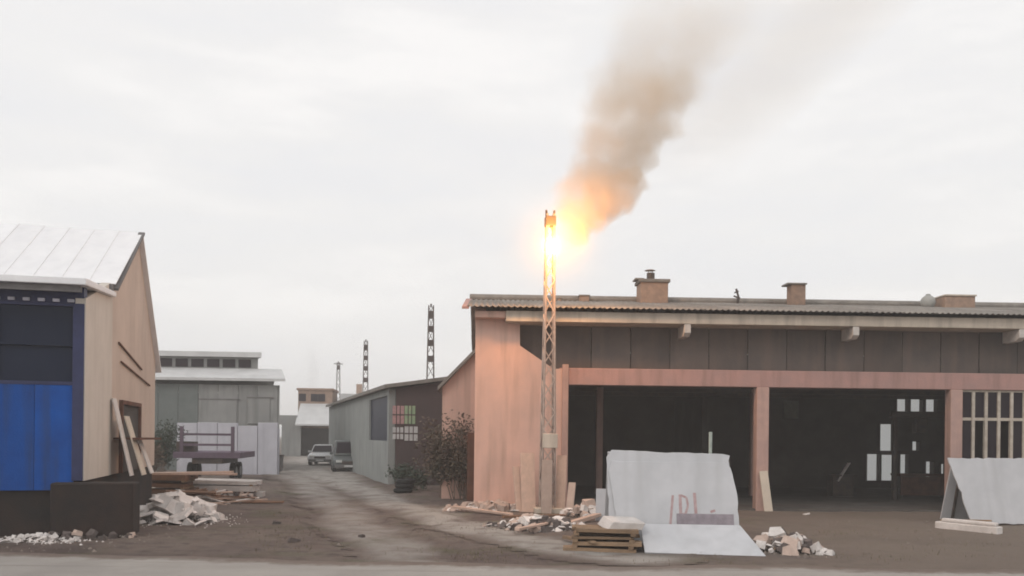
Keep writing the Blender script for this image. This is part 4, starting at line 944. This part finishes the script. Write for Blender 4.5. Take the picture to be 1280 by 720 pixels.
# things leaning at the pole and column
for i, (px, py, w_, h_, ln_, rz_, mk, lab) in enumerate((
    (661, 640, .42, 1.75, .16, R(12), 'palewood', 'wide pale board leaning on the left side of the burning pole'),
    (650, 640, .22, 1.35, .22, R(25), 'palewood', 'narrow pale board leaning leftmost at the burning pole'),
    (683, 642, .30, 1.55, .10, R(-4), 'marble_p', 'dusty pinkish slab leaning on the front of the burning pole'),
    (700, 641, .28, 1.70, .14, R(-14), 'palewood', 'pale board leaning right of the pole before the bay corner'),
    (711, 643, .22, .95, .20, R(-30), 'marble_p', 'short pinkish board leaning at the corner post foot'))):
    o = leaner('leaning_board', lab, 'board', px, py, w_, h_, .035, ln_, rz_, M[mk], 'boards leaning round the pole')
p = frame[B] @ Vector((cols[0] + .12, -.30, 0))
o = MB().box(-.13, .13, 0, .03, 0, 1.25).build('leaning_board', M['cream'], None, .006); o.location = (p.x, p.y, gz(p.x, p.y) - .02); o.rotation_euler = (-.13, -.10, RY); tag(o, 'pale board leaning on the foot of the middle workshop column', 'board')
# loose planks and stones lying about
for px0, py0, px1, py1, w_, h_, mk, lab in (
    (566, 640, 640, 646, .16, .06, 'palewood', 'pale plank lying along the dirt left of the burning pole'),
    (628, 652, 706, 649, .14, .05, 'rustwood', 'brown plank lying across the rubble before the burning pole'),
    (646, 668, 700, 660, .12, .05, 'palewood', 'short pale plank lying askew in front of the white rubble'),
    (700, 660, 748, 652, .2, .09, 'palewood', 'thick pale beam resting beside the old plank stack'),
    (706, 676, 742, 690, .12, .06, 'timber', 'dark plank end jutting from under the old plank stack'),
    (966, 692, 1012, 683, .1, .05, 'timber', 'dark plank lying under the white pile near the tilted slab'),
    (172, 632, 205, 611, .14, .05, 'cream', 'pale board sloping off the platform end onto the marble heap'),
    (1176, 652, 1240, 657, .1, .05, 'timber', 'dark batten under the slab rack by the barred windows')):
    a, b = ground_pt(px0, py0), ground_pt(px1, py1); l = (b - a).length
    o = MB().prism(jag([(-l/2, -w_/2), (l/2, -w_/2), (l/2, w_/2), (-l/2, w_/2)], px0, .004, .3) if False else [(-l/2, 0), (l/2, .01), (l/2 - .03, h_), (-l/2 + .02, h_ + .01)], -w_/2, w_/2).build('loose_plank', M[mk], None, .006)
    o.location = (a + b)/2 + Vector((0, 0, .03 + rnd.uniform(0, .12))); o.rotation_euler = (rnd.uniform(-.08, .08), rnd.uniform(-.08, .04), math.atan2(b.y - a.y, b.x - a.x)); tag(o, lab, 'plank', 'loose planks on the dirt')
for i, (px0, py0, sz, lab) in enumerate(((345, 655, .22, 'small dark stone in the grassy dirt, farther of two'), (368, 678, .26, 'small dark stone in the dirt near the road edge'), (452, 672, .2, 'flat dark stone beside the wheel track'), (1008, 643, .16, 'single small white stone before the middle workshop column'))):
    p = ground_pt(px0, py0); o = put('loose_stone', (VD if i < 3 else VC)[i], None, loc=p + Vector((0, 0, .03)), rot=(.1, .2, i)); o.scale = (sz*1.3, sz, sz*.6); tag(o, lab, 'stone')
# inside the workshop
p = frame[B] @ Vector((pl(1152, 620, B, 5.5)[0], 5.5, .056)); kz = p.y / F
t = T('workbench', 'dark reddish workbench inside the bay before the bright rear panes', 'workbench', p, RY)
MB().box(-1.0, 1.0, -.4, .4, .82, .9).build('top', M['rust'], t, .01); MB().box(-.96, .96, -.36, -.33, .12, .81).build('front_panel', M['rust'], t)
for sx_ in (-.92, .92):
    for sy_ in (-.3, .33): MB().box(sx_-.04, sx_+.04, sy_-.04, sy_+.04, 0, .818).build('leg', M['darkmetal'], t)
p = frame[B] @ Vector((pl(1050, 600, B, 6.5)[0], 6.5, .056)); zz = [pl(1050, y, B, 6.5)[1] for y in (601, 578)]
t = T('machine_stand', 'dark saw stand inside the bay with a small tilted white plate', 'machine', p, RY)
MB().box(-.4, .4, -.3, .3, 0, .75).build('cabinet', M['darkmetal'], t, .03); MB().box(-.5, .5, -.4, .4, .752, .8).build('table', M['darkmetal'], t, .01)
MB().bar((-.22, -.3, zz[0] - .056), (.22, -.3, zz[1] - .056), .04, .2).build('white_plate', M['marble_w'], t)
t = T('gantry_frame', 'dark steel gantry frame standing in the second workshop bay', 'gantry', frame[B] @ Vector((pl(1150, 600, B, 4.6)[0], 4.6, .056)), RY)
hg = pl(1150, 524, B, 4.6)[1]
for e in (-.95, .95): MB().box(e - .07, e + .07, -.07, .07, 0, hg).build('post', M['darkmetal'], t)
MB().box(-1.1, 1.1, -.1, .1, hg, hg + .22).build('beam', M['darkmetal'], t, .01); MB().box(-.25, .2, -.15, .15, hg - .55, hg - .003).build('hoist', M['darkmetal'], t, .03)
MB().box(-1.6, -.3, .2, .3, pl(1110, 566, B, 4.9)[1] - .06, pl(1110, 566, B, 4.9)[1] + .02).build('side_rail', M['darkmetal'], t)

# ------------------------------------------------------------------ shrubs
def shrub(name, label, px, py, spread, hgt, nst, nlf, lm, seed, bare=.4, lsz=.07):
    r = random.Random(seed); p = ground_pt(px, py); t = T(name, label, 'shrub', p); st = MB(); tips = []
    for i in range(nst):
        a = r.uniform(0, 6.28); q0 = Vector((r.gauss(0, .12*spread), r.gauss(0, .12*spread), -.05)); dr = Vector((math.cos(a)*r.uniform(.1, .6)*spread, math.sin(a)*r.uniform(.1, .5)*spread, hgt*r.uniform(.6, 1))); cur = q0; rad = .022
        for s in range(4):
            nx_ = q0 + dr*((s+1)/4) + Vector((r.gauss(0, .08), r.gauss(0, .08), r.gauss(0, .05))); st.tube(cur, nx_, rad, rad*.7, n=5); rad *= .7; cur = nx_
            if s > 0:
                tips.append(cur.copy())
                for _ in range(3):
                    tw = cur + Vector((r.gauss(0, .35)*spread*.6, r.gauss(0, .3)*spread*.6, r.uniform(.0, .4)*hgt*.5)); st.tube(cur, tw, rad*.6, rad*.25, n=4); tips.append(tw)
    st.build('stem', M['bark'], t); lf = MB()
    for i in range(nlf):
        c = r.choice(tips)
        if c.z > hgt*(1 - bare*.5) and r.random() < bare: continue
        c = c + Vector((r.gauss(0, .13), r.gauss(0, .13), r.gauss(0, .12))); c.z = max(c.z, .04); s = lsz*r.uniform(.6, 1.3)
        u = Vector((r.gauss(0, 1), r.gauss(0, 1), r.gauss(0, 1))).normalized(); v_ = u.orthogonal().normalized()
        lf.add([c - u*s, c + v_*s*.45, c + u*s, c - v_*s*.45], [(0, 1, 2, 3)])
    me = bpy.data.meshes.new('foliage'); me.from_pydata(lf.v, [], lf.f); put('foliage', me, lm, t); return t
shrub('shrub', 'tall half-bare shrub growing between plum store front and salmon wall', 578, 624, 1.15, 2.6, 20, 4200, M['leaf'], 1, .7)
shrub('shrub', 'dense olive shrub at the foot of the plum store front', 556, 622, 1.2, 2.3, 18, 5200, M['leaf'], 2, .3)
shrub('shrub', 'low dark shrub at the store corner by the gravel street', 516, 613, 1.1, .8, 9, 1500, M['leaf_dark'], 3, .2)
shrub('shrub', 'dark shrub at the rear corner of the beige gabled wall', 200, 596, 1.0, 2.3, 10, 2600, M['leaf_dark'], 4, .2)
shrub('shrub', 'pale olive weed clump beside the short leaning board', 186, 604, .7, 1.7, 8, 1100, M['leaf'], 5, .3)
# crates/junk in front of the plum store
p = G(505, 616)
o = T('tyre_pile', 'old dark tyres stacked beside the store corner', 'tyres', (p.x, p.y, gz(p.x, p.y)))
for i in range(3):
    bm = bmesh.new(); me = bpy.data.meshes.new('tyre'); nn2 = 20; mt_ = 8; vs_ = []
    for a in range(nn2):
        ring = []
        for b in range(mt_):
            A_, B_ = 6.2832*a/nn2, 6.2832*b/mt_; ring.append(bm.verts.new(((.27 + .1*math.cos(B_))*math.cos(A_), (.27 + .1*math.cos(B_))*math.sin(A_), .09*math.sin(B_))))
        vs_.append(ring)
    for a in range(nn2):
        for b in range(mt_): bm.faces.new((vs_[a][b], vs_[(a+1) % nn2][b], vs_[(a+1) % nn2][(b+1) % mt_], vs_[a][(b+1) % mt_]))
    bm.to_mesh(me); bm.free(); put('tyre', me, M['tyre'], o, smooth=True, loc=(.05*i - .04, .03*i, .09 + .175*i))

# far faint chimney smoke
m, t, v = vol_mat('thin_far_smoke'); tc = N(t, 'ShaderNodeTexCoord'); sp = N(t, 'ShaderNodeSeparateXYZ')
nn = N(t, 'ShaderNodeTexNoise'); nn.inputs['Scale'].default_value = .8; L(t, tc.outputs['Object'], nn.inputs['Vector']); L(t, tc.outputs['Object'], sp.inputs[0])
rr = math_(t, 'SQRT', math_(t, 'ADD', math_(t, 'MULTIPLY', sp.outputs[0], sp.outputs[0]), math_(t, 'MULTIPLY', sp.outputs[1], sp.outputs[1])))
rr = math_(t, 'ADD', rr, math_(t, 'MULTIPLY', math_(t, 'SUBTRACT', nn.outputs[0], .5), 1.2))
L(t, math_(t, 'MULTIPLY', math_(t, 'MULTIPLY', mrange(t, rr, .2, .9, .12, 0), mrange(t, sp.outputs[2], 2, 6, 1, 0)), mrange(t, sp.outputs[2], 0, .6)), v.inputs['Density']); v.inputs['Color'].default_value = (.6, .58, .57, 1)
m.cycles.volume_step_rate = .3
p = W(391, 488, 90); o = MB().tube((0, 0, 0), (.6, 0, 6), .6, 1.4, n=10).build('chimney_smoke', m, loc=p); tag(o, 'faint thin grey smoke rising behind the far brick house', 'smoke', kind='stuff')

# ------------------------------------------------------------------ the air
m, t, v = vol_mat('thin_haze'); v.inputs['Density'].default_value = .0019; v.inputs['Color'].default_value = (.995, .985, .975, 1)
o = MB().box(-520, 520, -70, 620, -1.3, 22).build('haze', m); tag(o, 'thin pale winter haze hanging over the whole yard', kind='stuff')
